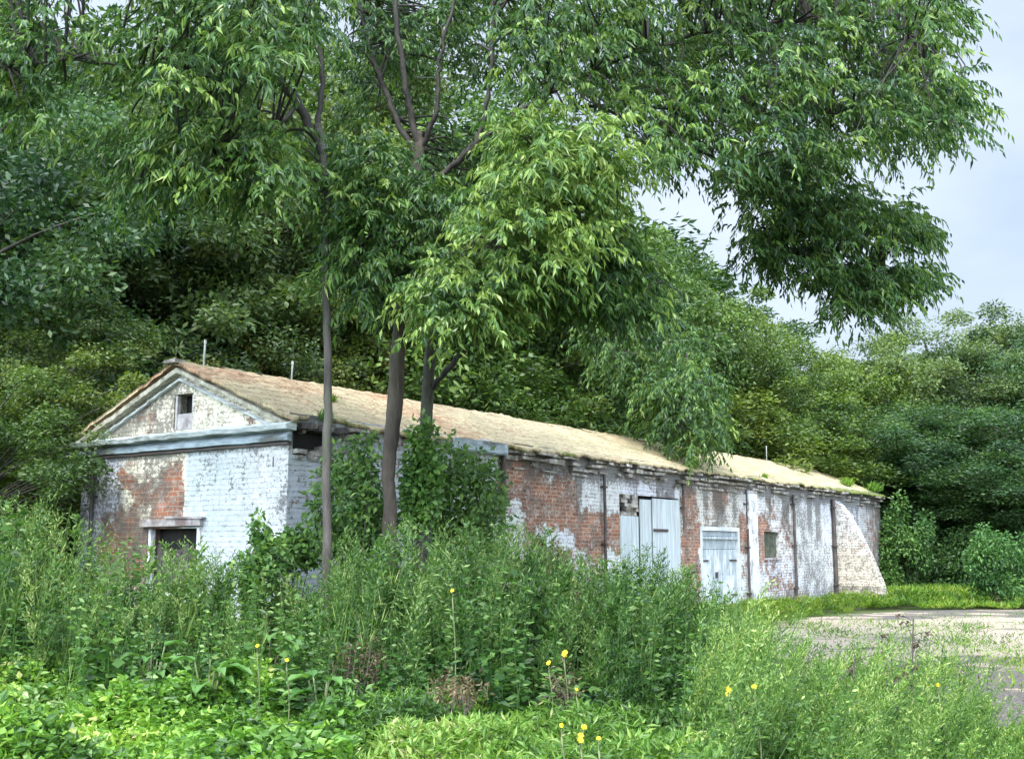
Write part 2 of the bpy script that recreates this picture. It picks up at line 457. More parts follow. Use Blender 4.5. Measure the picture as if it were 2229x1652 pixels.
def leaf_geo(P, D, L, W, rnd, rng=RNG, flat=0.0, five=True):
    """P base points, D directions; folded two-sided leaf blades. flat>0 turns the blades face up"""
    n = len(P)
    L = np.broadcast_to(L, (n,))[:, None]; W = np.broadcast_to(W, (n,))[:, None]
    R = rdir(n, rng)
    if flat: R = unit(R * (1 - flat) + np.array([0, 0, 1.0]) * flat)
    S = unit(np.cross(D, R)); N = unit(np.cross(S, D))
    if five:
        V = np.stack([P, P + .42 * L * D - .5 * W * S + .12 * W * N, P + .42 * L * D + .5 * W * S + .12 * W * N,
                      P + .5 * L * D - .10 * W * N, P + L * D - np.array([0, 0, 1.0]) * .12 * L], 1).reshape(-1, 3)
        b = np.arange(n)[:, None] * 5
        Q = np.concatenate([b + [0, 2, 4, 3], b + [0, 3, 4, 1]])
        return V, Q, np.repeat(rnd, 5)
    V = np.stack([P, P + .45 * L * D + .5 * W * S, P + L * D, P + .45 * L * D - .5 * W * S], 1).reshape(-1, 3)
    b = np.arange(n)[:, None] * 4
    return V, b + [0, 1, 2, 3], np.repeat(rnd, 4)

def merge(parts):
    Vs, Qs, Rs, n = [], [], [], 0
    for V, Q, R in parts:
        Vs.append(V); Qs.append(Q + n); Rs.append(R); n += len(V)
    return np.concatenate(Vs), np.concatenate(Qs), np.concatenate(Rs)

def inpoly(px, py, poly):
    c = np.zeros(len(px), bool); j = len(poly) - 1
    for i in range(len(poly)):
        xi, yi = poly[i]; xj, yj = poly[j]
        t = ((yi > py) != (yj > py)) & (px < (xj - xi) * (py - yi) / (yj - yi + 1e-9) + xi)
        c ^= t; j = i
    return c

def edge_dist(x, y, poly):
    P = np.array(poly, float); A = P; B = np.roll(P, -1, 0); p = np.array([x, y])
    t = np.clip(((p - A) * (B - A)).sum(1) / (((B - A) ** 2).sum(1) + 1e-9), 0, 1)
    return np.min(np.linalg.norm(A + (B - A) * t[:, None] - p, axis=1))

def scatter_poly(poly, Y0, Y1, n, gap=0.0, seed=0, mind=0.0, margin=32):
    """n clump centres inside a region of the crown, through its whole depth"""
    rng = np.random.default_rng(seed)
    P = np.array(poly, float); lo = P.min(0); hi = P.max(0); out = []
    tries = 0
    while len(out) < n and tries < 60000:
        tries += 1
        x, y = rng.uniform(lo, hi)
        if not inpoly(np.array([x]), np.array([y]), poly)[0]: continue
        if margin and edge_dist(x, y, poly) < margin: continue
        if gap and fbm(x / 75., y / 75., seed + 5, 2) < gap: continue
        y = y - 14
        Y = rng.uniform(Y0, Y1)
        q = atY(x, y, Y)
        if mind and out and np.min(np.linalg.norm(np.array(out) - q, axis=1)) < mind: continue
        out.append(q)
    return np.array(out)

def spray_crown(C, core, rng, sprays=12, per=12, rad=0.42, slen=0.42, L=0.15, W=0.042, droop=0.62, bright=None):
    """hanging sprays: around each clump centre arched twigs, each with a double row of drooping leaves"""
    n = len(C) * sprays
    cc = np.repeat(C, sprays, 0)
    csz = np.repeat(rng.uniform(.45, 1.35, len(C)), sprays)[:, None]
    off = rdir(n, rng) * (rng.uniform(0.15, 1, (n, 1)) ** 0.6) * rad * csz * np.array([1, 1, 0.75])
    st = cc + off
    out = unit(off / rad * np.array([1, 1, 0.5]) + 0.5 * unit(cc - core) * np.array([1, 1, .3]) + 0.35 * rng.normal(size=(n, 3)) + [0, 0, .15])
    ln = rng.uniform(.6, 1.3, n) * slen
    s = (np.arange(per) + .5) / per
    pos = st[:, None] + out[:, None] * (ln[:, None] * s)[..., None]
    pos[..., 2] -= (0.55 * ln[:, None] * s ** 2)
    tang = out[:, None] - np.array([0, 0, 1.0]) * (1.1 * s)[None, :, None]
    tang = unit(tang)
    side = unit(np.cross(tang, np.array([0, 0, 1.0]) + 1e-3))
    sg = np.where(np.arange(per) % 2, 1, -1)[None, :, None]
    D = unit(0.55 * tang + 0.55 * side * sg + np.array([0, 0, -droop]) + 0.34 * rng.normal(size=tang.shape))
    clr = np.repeat(rng.normal(0, .14, len(C)), sprays * per)
    spr = np.repeat(rng.normal(0, .08, n), per)
    rnd = np.clip(0.42 + clr + spr + rng.normal(0, .19, n * per) + (0 if bright is None else np.repeat(bright, sprays * per)), 0, 1)
    P = pos.reshape(-1, 3); D = D.reshape(-1, 3)
    LL = L * rng.uniform(.5, 1.3, n * per) * np.repeat(rng.uniform(.75, 1.2, len(C)), sprays * per); WW = W * rng.uniform(.75, 1.25, n * per)
    return leaf_geo(P, D, LL, WW, rnd, rng)

def connect(g, C, limbs, rng, r0=0.018, n=5):
    """a thin branch from the nearest limb to every clump"""
    LP = np.concatenate([l[:, :3] for l in limbs])
    for c in C:
        d = np.linalg.norm(LP - c - np.array([0, 0, -.3]), axis=1)
        a = LP[np.argmin(d)]
        mid = (a + c) / 2 + rng.normal(0, .06, 3) * np.linalg.norm(a - c) + [0, 0, .08]
        pts = spline(np.array([a, mid, c]), 4)
        g.tube(pts, np.linspace(r0, .004, len(pts)), 5 if n == 5 else n, cap=False)

def limb_path(pts, per=7, wob=0.0, rng=RNG):
    """pts: (x, y, depth, radius) -> world points and radii"""
    P = np.array([[*atY(x, y, Y), r] for x, y, Y, r in pts])
    S = spline(P, per)
    if wob: S[1:-1, :3] += rng.normal(0, wob, (len(S) - 2, 3))
    return S

# ------------------------------------------------------------------ ground and yard
def grid(xs, ys):
    X, Y = np.meshgrid(xs, ys, indexing='ij')
    nx, ny = len(xs), len(ys)
    i, j = np.meshgrid(np.arange(nx - 1), np.arange(ny - 1), indexing='ij')
    a = i * ny + j
    return X.ravel(), Y.ravel(), np.stack([a, a + ny, a + ny + 1, a + 1], -1).reshape(-1, 4)

M['ground'] = ground_mat('soil_and_grass', [(0.3, (0.035, 0.05, 0.02)), (0.5, (0.06, 0.085, 0.025)), (0.7, (0.11, 0.10, 0.06))], 0.8)
xs = np.concatenate([[-700, -200, -80], np.linspace(-40, 40, 41), [80, 200, 700]])
ys = np.concatenate([[-400, -100, -30], np.linspace(-10, 70, 41), [100, 250, 900]])
X, Y, Q = grid(xs, ys)
far = np.clip((np.hypot(X, Y - 20) - 45) / 60, 0, 1)
Z = far * (fbm(X / 40, Y / 40, 3) - .3) * 3
g = np_mesh('ground', np.stack([X, Y, Z], 1), Q, M['ground'], smooth=True)
tag(g, kind='structure')

def yard_mat():
    m, nt, out = new_mat('broken_concrete')
    co = nd(nt, 'ShaderNodeTexCoord')
    mp = nd(nt, 'ShaderNodeMapping'); mp.inputs['Scale'].default_value = (0.42, 0.62, 1)
    nt.links.new(co.outputs['Object'], mp.inputs['Vector'])
    a = noise(nt, mp.outputs[0], 1.15, 8, 0.66)
    sx = nd(nt, 'ShaderNodeSeparateXYZ'); nt.links.new(co.outputs['Object'], sx.inputs[0])
    zn = ramp(nt, math_(nt, 'MULTIPLY', sx.outputs['Y'], 1 / 40.0), [(0.0, (.40, .40, .40)), (0.36, (.40, .40, .40)), (0.46, (.62, .62, .62)), (0.62, (.60, .60, .60)), (0.72, (.46, .46, .46))])
    a = math_(nt, 'ADD', a, math_(nt, 'SUBTRACT', zn, .5))
    fine = noise(nt, co.outputs['Object'], 30, 5, 0.8)
    peb = nd(nt, 'ShaderNodeTexVoronoi'); peb.inputs['Scale'].default_value = 22
    nt.links.new(co.outputs['Object'], peb.inputs['Vector'])
    asph = mixc(nt, 1.0, (0.115, 0.10, 0.088), ramp(nt, peb.outputs['Distance'], [(0.0, (1.7, 1.6, 1.5)), (0.6, (0.6, 0.6, 0.62))]), 'MULTIPLY')
    conc = mixc(nt, 1.0, (0.33, 0.265, 0.195), ramp(nt, fine, [(0.3, (0.65, 0.65, 0.65)), (0.7, (1.25, 1.25, 1.25))]), 'MULTIPLY')
    k = ramp(nt, a, [(0.48, (0, 0, 0)), (0.54, (1, 1, 1))])
    c = mixc(nt, k, asph, conc)
    gr = noise(nt, co.outputs['Object'], 0.9, 7, 0.7)
    kg = ramp(nt, gr, [(0.57, (0, 0, 0)), (0.66, (1, 1, 1))])
    c = mixc(nt, math_(nt, 'MULTIPLY', kg, 0.8), c, (0.10, 0.12, 0.045))
    p = nd(nt, 'ShaderNodeBsdfPrincipled'); nt.links.new(c, p.inputs['Base Color']); p.inputs['Roughness'].default_value = 0.9
    b = nd(nt, 'ShaderNodeBump'); b.inputs['Strength'].default_value = 0.8; b.inputs['Distance'].default_value = 0.03
    nt.links.new(math_(nt, 'ADD', fine, k), b.inputs['Height']); nt.links.new(b.outputs[0], p.inputs['Normal'])
    nt.links.new(p.outputs[0], out.inputs['Surface'])
    return m

# the yard reaches from beside the camera to the far end of the building
edgeL = spline(np.array([[3.4, 4.0], [4.0, 8.5], [3.8, 12.5], [3.2, 16], [3.7, 20], [4.9, 23.5], [6.4, 26.0], [8.6, 28.2], [11.2, 30.0], [16, 31.0], [22, 30.5], [30, 30]]), 8)
xs = np.linspace(0, 1, 40); NL = len(edgeL)
Vy = []
for k, (ex, ey) in enumerate(edgeL):
    jx = (vnoise(np.array([k * .7]), np.array([.3]), 5)[0] - .5) * .6
    for s in xs:
        x1 = 34; Vy.append([ex + jx + (x1 - ex) * s ** 1.5, ey + (fbm(np.array([k * .5]), np.array([1.]), 8)[0] - .5) * .8 * (1 - s) - 0.0 * s, 0.006])
i, j = np.meshgrid(np.arange(NL - 1), np.arange(39), indexing='ij'); a = i * 40 + j
yd = np_mesh('yard', np.array(Vy), np.stack([a, a + 1, a + 41, a + 40], -1).reshape(-1, 4), yard_mat())
tag(yd, kind='structure')

# ------------------------------------------------------------------ the building
C0 = atz(630, 925, 3.25)
ANG = math.atan(1693 / 2428)
UX, UY = math.sin(ANG), math.cos(ANG)
def BW(u, w, z): return np.array([C0[0] + UX * u - UY * w, C0[1] + UY * u + UX * w, z])
LEN, WID = 26.2, 4.57
bld = empty('outbuilding', (C0[0], C0[1], 0), math.pi / 2 - ANG)
tag(bld, 'long single storey brick outbuilding with flaking whitewash and a lichen covered pitched roof', 'building')

def smooth(e0, e1, x):
    t = np.clip((x - e0) / (e1 - e0), 0, 1); return t * t * (3 - 2 * t)
def rectm(u, z, u0, u1, z0, z1, soft=.12):
    return smooth(u0 - soft, u0 + soft, u) * (1 - smooth(u1 - soft, u1 + soft, u)) * smooth(z0 - soft, z0 + soft, z) * (1 - smooth(z1 - soft, z1 + soft, z))

def wall(name, U, Zr, holes, to3, attr, step=0.06, depth=0.24, keep=None, parent=bld):
    us = np.unique(np.round(np.concatenate([np.arange(U[0], U[1], step), [U[1]], [h[0] for h in holes], [h[1] for h in holes]]), 4))
    zs = np.unique(np.round(np.concatenate([np.arange(Zr[0], Zr[1], step), [Zr[1]], [h[2] for h in holes], [h[3] for h in holes]]), 4))
    A, B, Q = grid(us, zs)
    mid_u = A[Q].mean(1); mid_z = B[Q].mean(1)
    k = np.ones(len(Q), bool)
    for h in holes: k &= ~((mid_u > h[0]) & (mid_u < h[1]) & (mid_z > h[2]) & (mid_z < h[3]))
    if keep is not None: k &= keep(mid_u, mid_z)
    Q = Q[k]
    edge = np.ones(len(A))
    for h in holes:
        edge = np.minimum(edge, np.clip(np.maximum.reduce([h[0] - A, A - h[1], h[2] - B, B - h[3]]) / .1, 0, 1))
    off = (fbm(A * 1.3, B * 1.3, 41) - .5) * .03 * edge
    V = to3(A, B, off)
    paint, pcol, dirt = attr(A, B)
    uv = np.stack([A, B], 1)
    Vs, Qs, P, Cc, Dd, UVs = [V], [Q], [paint], [pcol], [dirt], [uv]
    n = len(V)
    for h in holes:
        for (a, b) in (((h[0], h[2]), (h[1], h[2])), ((h[1], h[2]), (h[1], h[3])), ((h[1], h[3]), (h[0], h[3])), ((h[0], h[3]), (h[0], h[2]))):
            AA = np.array([a[0], b[0], b[0], a[0]]); BB = np.array([a[1], b[1], b[1], a[1]])
            Vs.append(to3(AA, BB, np.array([0, 0, -depth, -depth]))); Qs.append(np.array([[0, 1, 2, 3]]) + n); n += 4
            p_, c_, d_ = attr(AA, BB)
            P.append(p_); Cc.append(c_); Dd.append(d_); UVs.append(np.stack([AA + np.array([0, 0, depth, depth]), BB + np.array([0, 0, depth, depth])], 1))
    return np_mesh(name, np.concatenate(Vs), np.concatenate(Qs), M['brick'], parent, attrs={'paint': np.concatenate(P), 'dirt': np.concatenate(Dd)},
                   cols={'pcol': np.concatenate(Cc)}, uv=np.concatenate(UVs), smooth=True)

WHITE = np.array([0.57, 0.57, 0.555]); BLUE = np.array([0.45, 0.495, 0.495]); CREAM = np.array([0.58, 0.54, 0.42]); VIOL = np.array([0.56, 0.57, 0.66]); GREYW = np.array([0.50, 0.50, 0.49])

# side wall (along u, facing -y in building space)
def attr_side(u, z):
    big = fbm(u * .8, z * .8, 21) - .56
    med = fbm(u * 2.6, z * 2.6, 22) - .5
    p = 0.82 + big * .5 + med * .35
    def bare(u0, u1, z0, z1, s, soft=.18):
        nonlocal p
        wu = u + (fbm(u * 2, z * 2, 31) - .5) * .7; wz = z + (fbm(u * 2, z * 2, 32) - .5) * .5
        p = p - s * rectm(wu, wz, u0, u1, z0, z1, soft)
    bare(4.9, 5.7, 2.55, 3.3, .65); bare(5.6, 7.4, 2.0, 2.75, .55); bare(5.5, 6.0, 1.6, 3.0, .4); bare(7.3, 9.0, 1.55, 2.3, .75)
    bare(5.9, 7.3, 2.6, 3.2, .25); bare(5.2, 8.6, 0.2, 1.55, .30)
    bare(11.6, 12.55, 0.1, 3.1, .45); bare(11.6, 12.5, 1.3, 1.9, .35)
    bare(12.9, 14.3, 2.1, 2.9, .30); bare(13.6, 14.4, 2.6, 3.2, .4); bare(14.6, 16.6, 1.5, 2.35, .62); bare(12.4, 12.8, .2, 2.2, .3)
    bare(15.9, 18.2, .3, 3.1, .18); bare(24.0, 26.3, 0, 3.2, .15)
    c = WHITE[None] * np.ones((len(u), 1))
    def tint(m, col):
        nonlocal c
        c = c * (1 - m[:, None]) + col[None] * m[:, None]
    tint(rectm(u, z, -1, 4.8, 0, 3.4, .2) * .9, BLUE)
    tint(smooth(.45, .62, fbm(u * .6 + 9, z * .9, 55)) * .5, VIOL)
    tint(rectm(u, z, 11.6, 15.0, 1.9, 3.4, .2) * .6, GREYW * np.array([1.05, .98, .85]))
    tint(rectm(u, z, 24, 27, 0, 3.4, .2) * .8, GREYW * .7)
    d = 0.31 + .38 * smooth(5.0, 7, u) * (fbm(u * .9, z * .8, 71) - .15) + .25 * (fbm(u * 2.4, z * 2, 72) - .5) + .10 * smooth(16, 19, u) + .30 * smooth(2.75, 3.15, z) + .12 * smooth(.7, .1, z)
    d = d + .22 * smooth(1.2, 3.1, z) * smooth(.52, .72, vnoise(u * 3.1, 0 * u + .5, 73)) * smooth(4, 6, u)
    d = d + .25 * smooth(1.4, .2, u) * smooth(2.0, 3.0, z) - .15 * smooth(0.5, 1, 1 - (u > 4.9))
    return p, c, d
side_holes = [(.07, 0.98, 2.86, 3.22), (8.95, 11.6, 0.0, 2.70), (12.62, 14.80, 0.0, 2.12), (16.35, 17.35, 1.40, 2.05)]
w_side = wall('wall', (0, LEN), (0, 3.42), side_holes, lambda a, b, o: np.stack([a, -o, b], 1), attr_side, 0.06)

# gable wall (along w, facing -x)
def attr_gable(w, z):
    big = fbm(w * 1.1, z * 1.1, 61) - .5
    p = 0.90 + big * .5
    ww = w + (fbm(w * 2.5, z * 2.5, 62) - .5) * .7; wz = z + (fbm(w * 2.5, z * 2.5, 63) - .5) * .5
    p = p - .60 * rectm(ww, wz, 2.12, 3.4, 1.6, 2.50, .15) * (w > 2.1)
    p = p - .62 * rectm(ww, wz, 2.8, 4.05, 1.3, 2.15, .2)
    p = p - .45 * rectm(ww, wz, 2.1, 2.9, 1.95, 2.75, .16) * (w > 2.07)
    p = p - .50 * rectm(ww, wz, 3.1, 3.6, 2.5, 2.75, .1) - .3 * rectm(ww, wz, 2.1, 4.0, .5, 1.6, .2)
    p = p + .7 * np.exp(-((w - 2.95) ** 2 + (z - 2.06) ** 2) / .035)
    p = p - .12 * rectm(w, z, 2.1, 3.9, 2.3, 3.0, .1)
    c = BLUE[None] * np.ones((len(w), 1))
    def tint(m, col):
        nonlocal c
        c = c * (1 - m[:, None]) + col[None] * m[:, None]
    tint(smooth(.75, .55, w), WHITE * 1.04)
    tint(smooth(1.6, .5, w) * .7, WHITE)
    tint(smooth(2.05, 2.11, w) * smooth(3.8, 3.3, w), CREAM * 1.1)
    tint(smooth(3.4, 3.9, w) * .9, VIOL * .95)
    tint(smooth(2.0, 1.2, z) * smooth(2.1, 1.8, w) * .7, np.array([.66, .68, .68]))
    top = smooth(3.24, 3.27, z)
    p = p + .25 * rectm(w, z, .8, 2.07, 1.5, 3.1, .1)
    tint(top, CREAM * 1.06)
    p = p * (1 - top) + top * (.70 + (fbm(w * 3, z * 3, 66) - .5) * .75)
    d = 0.46 + .2 * big + .22 * (fbm(w * 3, z * 2.2, 67) - .5) + .20 * smooth(2.9, 3.05, z) * (1 - top) + .02 * top + .12 * smooth(2.0, 2.5, w) + .10 * smooth(.35, 0, w)
    return p, c, d
RISE, HALF = 0.93, WID / 2
def rake(w): return 3.315 + RISE * (1 - np.abs(w - HALF) / HALF)
gh = [(1.70, 2.90, 0.95, 1.90), (1.99, 2.42, 3.32, 3.85)]
w_gable = wall('wall', (0, WID), (0, 4.34), gh, lambda a, b, o: np.stack([-o, a, b], 1), attr_gable, 0.035, keep=lambda a, b: b < rake(a) + .03)
# back and far walls
def attr_plain(u, z): return .75 + (fbm(u, z, 81) - .5) * .6, np.tile(GREYW, (len(u), 1)), .5 + 0 * u
wall('wall', (0, LEN), (0, 3.42), [], lambda a, b, o: np.stack([a, WID + o, b], 1), attr_plain, 0.4)
wall('wall', (0, WID), (0, 4.34), [], lambda a, b, o: np.stack([LEN + o, a, b], 1), attr_plain, 0.1, keep=lambda a, b: b < rake(a) + .03)

# roof: two slopes with thickness, worn uneven eaves, sagging a little
def roof():
    nu = 620
    us = np.linspace(-0.13, LEN + .12, nu)
    ss = np.linspace(0, 1, 76)
    Vs, Qs, T, Mo, UVs = [], [], [], [], []; n = 0
    for sgn in (-1, 1):
        U, S = np.meshgrid(us, ss, indexing='ij')
        over = .17 + .07 * (fbm(U * 1.7, 0 * U, 91) - .35) + .05 * (vnoise(U * 7, 0 * U, 92) - .5) if sgn < 0 else .10 + 0 * U
        over = over - np.where(sgn < 0, .18 * smooth(1.6, .9, U) * smooth(-.1, .2, U), 0)
        run = HALF + over
        y = HALF + sgn * S * run
        slope = RISE / HALF
        z = 4.335 - S * run * slope
        z = z + (fbm(U * .5, S * 2 + 7 * sgn, 93) - .5) * .07 + (vnoise(U * 4.5, S * 11, 94) - .5) * .028 + (vnoise(U * 10, S * 22, 95) - .5) * .026 + .03 * np.maximum(0, fbm(U * 3, S * 9, 96) - .55) * 4
        row = S * run / .27; fr = row - np.floor(row); z = z + .012 * fr * (.4 + 1.2 * vnoise(U * 2.2, np.floor(row) * 3.3, 98)) + .010 * (vnoise(np.floor(U / .25 + .5 * (np.floor(row) % 2)) * 1.7, np.floor(row) * 5.1, 99) - .5)
        top = np.stack([U, y, z], -1).reshape(-1, 3)
        bot = np.stack([U, y, z - .055], -1).reshape(-1, 3)
        m = len(ss)
        i, j = np.meshgrid(np.arange(nu - 1), np.arange(m - 1), indexing='ij'); a = (i * m + j).ravel()
        q = np.stack([a, a + m, a + m + 1, a + 1], -1)
        if sgn > 0: q = q[:, ::-1]
        N = nu * m
        qs = [q, q[:, ::-1] + N]
        e = np.arange(nu - 1) * m + m - 1; qs.append(np.stack([e, e + m, e + m + N, e + N], -1))
        e = np.arange(m - 1); qs.append(np.stack([e, e + 1, e + 1 + N, e + N], -1))
        e = (nu - 1) * m + np.arange(m - 1); qs.append(np.stack([e, e + 1, e + 1 + N, e + N], -1))
        Vs += [top, bot]; Qs.append(np.concatenate(qs) + n); n += 2 * N
        uv = np.stack([U, S * run], -1).reshape(-1, 2); UVs += [uv, uv]
        tone = (.50 - .10 * smooth(3.5, .5, U) * smooth(.2, .0, S - .3) + .05 * smooth(6, 12, U) - .10 * smooth(.0, 1.0, 1 - np.abs(U - 4.4) / 1.6) + .04 * (S - .5)).ravel()
        moss = (.18 + .34 * smooth(.86, 1.0, S) * fbm(U * 1.3, S, 97) * 1.6 + .3 * smooth(.8, 1, S) * smooth(17, 22, U) + .35 * smooth(24, 26, U)).ravel()
        T += [tone, tone]; Mo += [moss, moss]
    return np_mesh('roof', np.concatenate(Vs), np.concatenate(Qs), M['roof'], bld, attrs={'tone': np.concatenate(T), 'moss': np.concatenate(Mo)}, uv=np.concatenate(UVs), smooth=True)
roof_o = roof()
rg = Geo()
x = -.15
while x < LEN:      # ridge capping, short uneven lengths
    l = RNG.uniform(.35, .6); dz = RNG.uniform(-.012, .012)
    pr = [(-.13, 4.275), (-.07, 4.325), (0, 4.345), (.07, 4.325), (.13, 4.275)]
    V = [[xx, HALF + a, b + dz] for xx in (x, x + l - .012) for a, b in pr]
    rg.add(V, [[k, k + 1, k + 6, k + 5] for k in range(4)] + [[0, 5, 9, 4]])
    x += l
rr = rg.build('ridge', M['roof'], roof_o)
for nm in ('tone', 'moss'):
    at = rr.data.attributes.new(nm, 'FLOAT', 'POINT'); at.data.foreach_set('value', np.full(len(rr.data.vertices), .5 if nm == 'tone' else .2, np.float32))

# profile swept along the gable
def sweep_w(name, prof, w0, w1, mat, jit=.008, steps=60, zf=lambda w: 0 * w, uj=None):
    g = Geo(); ws = np.linspace(w0, w1, steps); k = len(prof)
    V = []
    for w in ws:
        dj = (vnoise(np.array([w * 5]), np.array([1.]), 3)[0] - .5) * jit * 2
        dk = (vnoise(np.array([w * 14]), np.array([4.]), 4)[0] - .5) * jit
        for (o, z) in prof: V.append([-o - dj - (dk if o > .02 else 0), w, z + dj + float(zf(np.array(w)))])
    Q = [[i * k + j, i * k + (j + 1) % k, (i + 1) * k + (j + 1) % k, (i + 1) * k + j] for i in range(steps - 1) for j in range(k)]
    V = np.array(V); g.add(V, Q, np.stack([V[:, 1], V[:, 2]], 1))
    if k == 4: g.Q[-1] = np.concatenate([g.Q[-1], [[0, 1, 2, 3], [(steps - 1) * 4 + q for q in (3, 2, 1, 0)]]])
    return g.build(name, mat, bld)
sweep_w('cornice', [(.0, 3.165), (.17, 3.18), (.20, 3.24), (.0, 3.30)], -.14, WID + .12, M['ledge'], .012)
sweep_w('frieze', [(.0, 3.03), (.07, 3.04), (.085, 3.10), (.0, 3.163)], -.05, WID + .08, M['frieze'], .006)
sweep_w('moulding_strip', [(.0, 2.985), (.05, 2.99), (.05, 3.015), (.0, 3.028)], -.03, WID + .05, M['pipe'], .004)
# raking mouldings under the roof verge: an outer band and a thin inner one
for off, hh, pr, mt in ((.0, .09, .10, 'moulding'), (.155, .045, .05, 'ledge')):
    for sg in (-1, 1):
        g = Geo(); st = 36; V = []
        for q in np.linspace(0, 1, st):
            w = HALF + sg * (q * (HALF + (.12 if off == 0 else -.30)))
            z = 4.245 - off - RISE / HALF * abs(w - HALF)
            j = RNG.uniform(-.006, .006)
            V += [[.0, w, z - hh], [-pr - j, w, z - hh * .9 + j], [-pr * 1.15 - j, w, z - .02 + j], [.0, w, z]]
        Q = [[i * 4 + j, i * 4 + (j + 1) % 4, (i + 1) * 4 + (j + 1) % 4, (i + 1) * 4 + j] for i in range(st - 1) for j in range(4)] + [[0, 1, 2, 3], [st * 4 - 1, st * 4 - 2, st * 4 - 3, st * 4 - 4]]
        g.add(V, Q); g.build('rake_moulding', M[mt], bld)
# kneeler stubs at the apex
g = Geo(); g.box(-.20, -.02, HALF - .10, HALF + .16, 4.285, 4.345, .012); g.build('apex_slab', M['crumble'], bld)

# crumbling side cornice: three courses of broken slabs
def courses(u0, u1, name, mat, skip=.12, zt=3.31):
    g = Geo()
    for c_, (z0, z1, pr) in enumerate(((3.225, zt - .015, .20), (3.13, 3.205, .13), (3.035, 3.108, .085), (2.955, 3.015, .05))):
        u = u0
        while u < u1:
            l = RNG.uniform(.14, .62)
            ue = min(u + l, u1)
            if RNG.uniform() > skip * (1 + .9 * c_):
                p = pr * RNG.uniform(.5, 1.35)
                g.box(u, ue - RNG.uniform(.004, .03), -p, -.002, z0 + RNG.uniform(0, .02), z1 - RNG.uniform(0, .02), .012)
            u = ue
    return g.build(name, mat, bld)
courses(4.95, 15.2, 'cornice', M['crumble'], .16)
courses(15.2, LEN, 'cornice', M['crumble'], .22)
courses(1.0, 3.4, 'cornice', M['crumble'], .30)
g = Geo(); g.box(3.35, 4.82, -.20, -.17, 3.19, 3.36, .006); g.box(3.35, 4.82, -.168, -.02, 3.17, 3.195, .004)
g.build('fascia_board', M['frieze'], bld)
g = Geo(); g.box(.0, 1.2, .28, .30, 2.7, 3.3); g.build('interior_shade_sheet', M['dark'], bld)  # black sheet, the darkness of the broken corner cavity put into its colour
g = Geo()
for k in range(26):
    u_ = RNG.uniform(.05, 1.2); z_ = RNG.choice([2.80, 2.87, 2.94, 3.16, 3.23]) if k % 2 else RNG.uniform(2.78, 2.9)
    g.box(u_, u_ + RNG.uniform(.06, .2), -RNG.uniform(.01, .07), .1, z_, z_ + .06, .012)
g.build('broken_brickwork', M['crumble'], bld)
# ragged rafter ends showing in the broken corner
g = Geo()
for u in (.12, .5, .85): g.box(u, u + .08, -.2, .4, 3.20, 3.29, .01)
g.build('rafter_end', M['darkwood'], bld)

def pipe(u, z0, z1, r=.034, gable=False, off=.07, shoe=False):
    g = Geo()
    n = 14; zz = np.linspace(z0, z1, n)
    pts = np.stack([(0 * zz - off) if gable else (0 * zz + u), (0 * zz + u) if gable else (0 * zz - off), zz], 1)
    pts[:, :2] += RNG.normal(0, .003, (n, 2))
    if shoe: pts = np.concatenate([pts, [[u, -off - .06, z1 + .07]]]) if not gable else np.concatenate([pts, [[-off - .05, u, z1 + .06]]])
    g.tube(pts, r, 8)
    p = g.build('pipe_or_shade_line', M['pipe'], bld, smooth=True)
    for zc in np.arange(z0 + .5, z1 - .1, 1.1):
        h = Geo()
        if gable: h.box(-off - r - .008, 0, u - r - .02, u + r + .02, zc - .022, zc + .022)
        else: h.box(u - r - .02, u + r + .02, -off - r - .008, 0, zc - .022, zc + .022)
        h.build('bracket', M['pipe'], p)
    return p
pipe(4.86, 0.1, 3.25, .045); pipe(8.26, 0.1, 3.05, .032); pipe(11.68, 2.0, 3.1, .03); pipe(15.15, .05, 2.1, .032); pipe(15.14, 2.2, 3.05, .02)
pipe(18.29, .1, 3.05, .04); pipe(21.45, .1, 3.05, .06)  # second one is a dark tube shaped as the shadow groove by the buttress
pipe(4.19, .8, 3.0, .03, True)

# pilaster strip beside the door, buttress at the far end
g = Geo(); g.box(15.32, 15.86, -.045, -.002, 0, 3.05, .006); g.build('pilaster', M['white'], bld)
bt = Geo(); n1 = 22
prof = []
for q in np.linspace(0, 1, n1):
    z = 3.02 * (1 - q); prof.append((1.48 * (q ** 0.78) * (1 - .12 * q ** 6) + .05, z))
V = []
for (pr, z) in prof:
    j = RNG.normal(0, .010, 4)
    V += [[21.72 + j[0], 0.02, z], [21.72 + j[0], -pr + j[2], z], [22.16 + j[1], -pr + j[2], z], [22.16 + j[1], .02, z]]
Q = [[i * 4 + j, i * 4 + j + 1, (i + 1) * 4 + j + 1, (i + 1) * 4 + j] for i in range(n1 - 1) for j in range(3)] + [[0, 3, 2, 1]]
bt.add(V, Q, np.stack([-np.array(V)[:, 1] + np.array(V)[:, 0] * .3, np.array(V)[:, 2]], 1))
bo = bt.build('buttress', M['brick'], bld)
nv = len(bo.data.vertices); Vb = np.array(V)
for nm, val in (('paint', .74 + .3 * (fbm(Vb[:, 1] * 2, Vb[:, 2] * 2, 9) - .5)), ('dirt', .53 + .10 * smooth(.8, 0, Vb[:, 2]))):
    at = bo.data.attributes.new(nm, 'FLOAT', 'POINT'); at.data.foreach_set('value', val.astype(np.float32))
at = bo.data.attributes.new('pcol', 'FLOAT_COLOR', 'POINT')
mz = smooth(2.4, 1.2, Vb[:, 2])[:, None]
cc = np.ones((nv, 4), np.float32); cc[:, :3] = WHITE * .88 * (1 - mz) + np.array([.52, .47, .39]) * mz; at.data.foreach_set('color', cc.ravel())

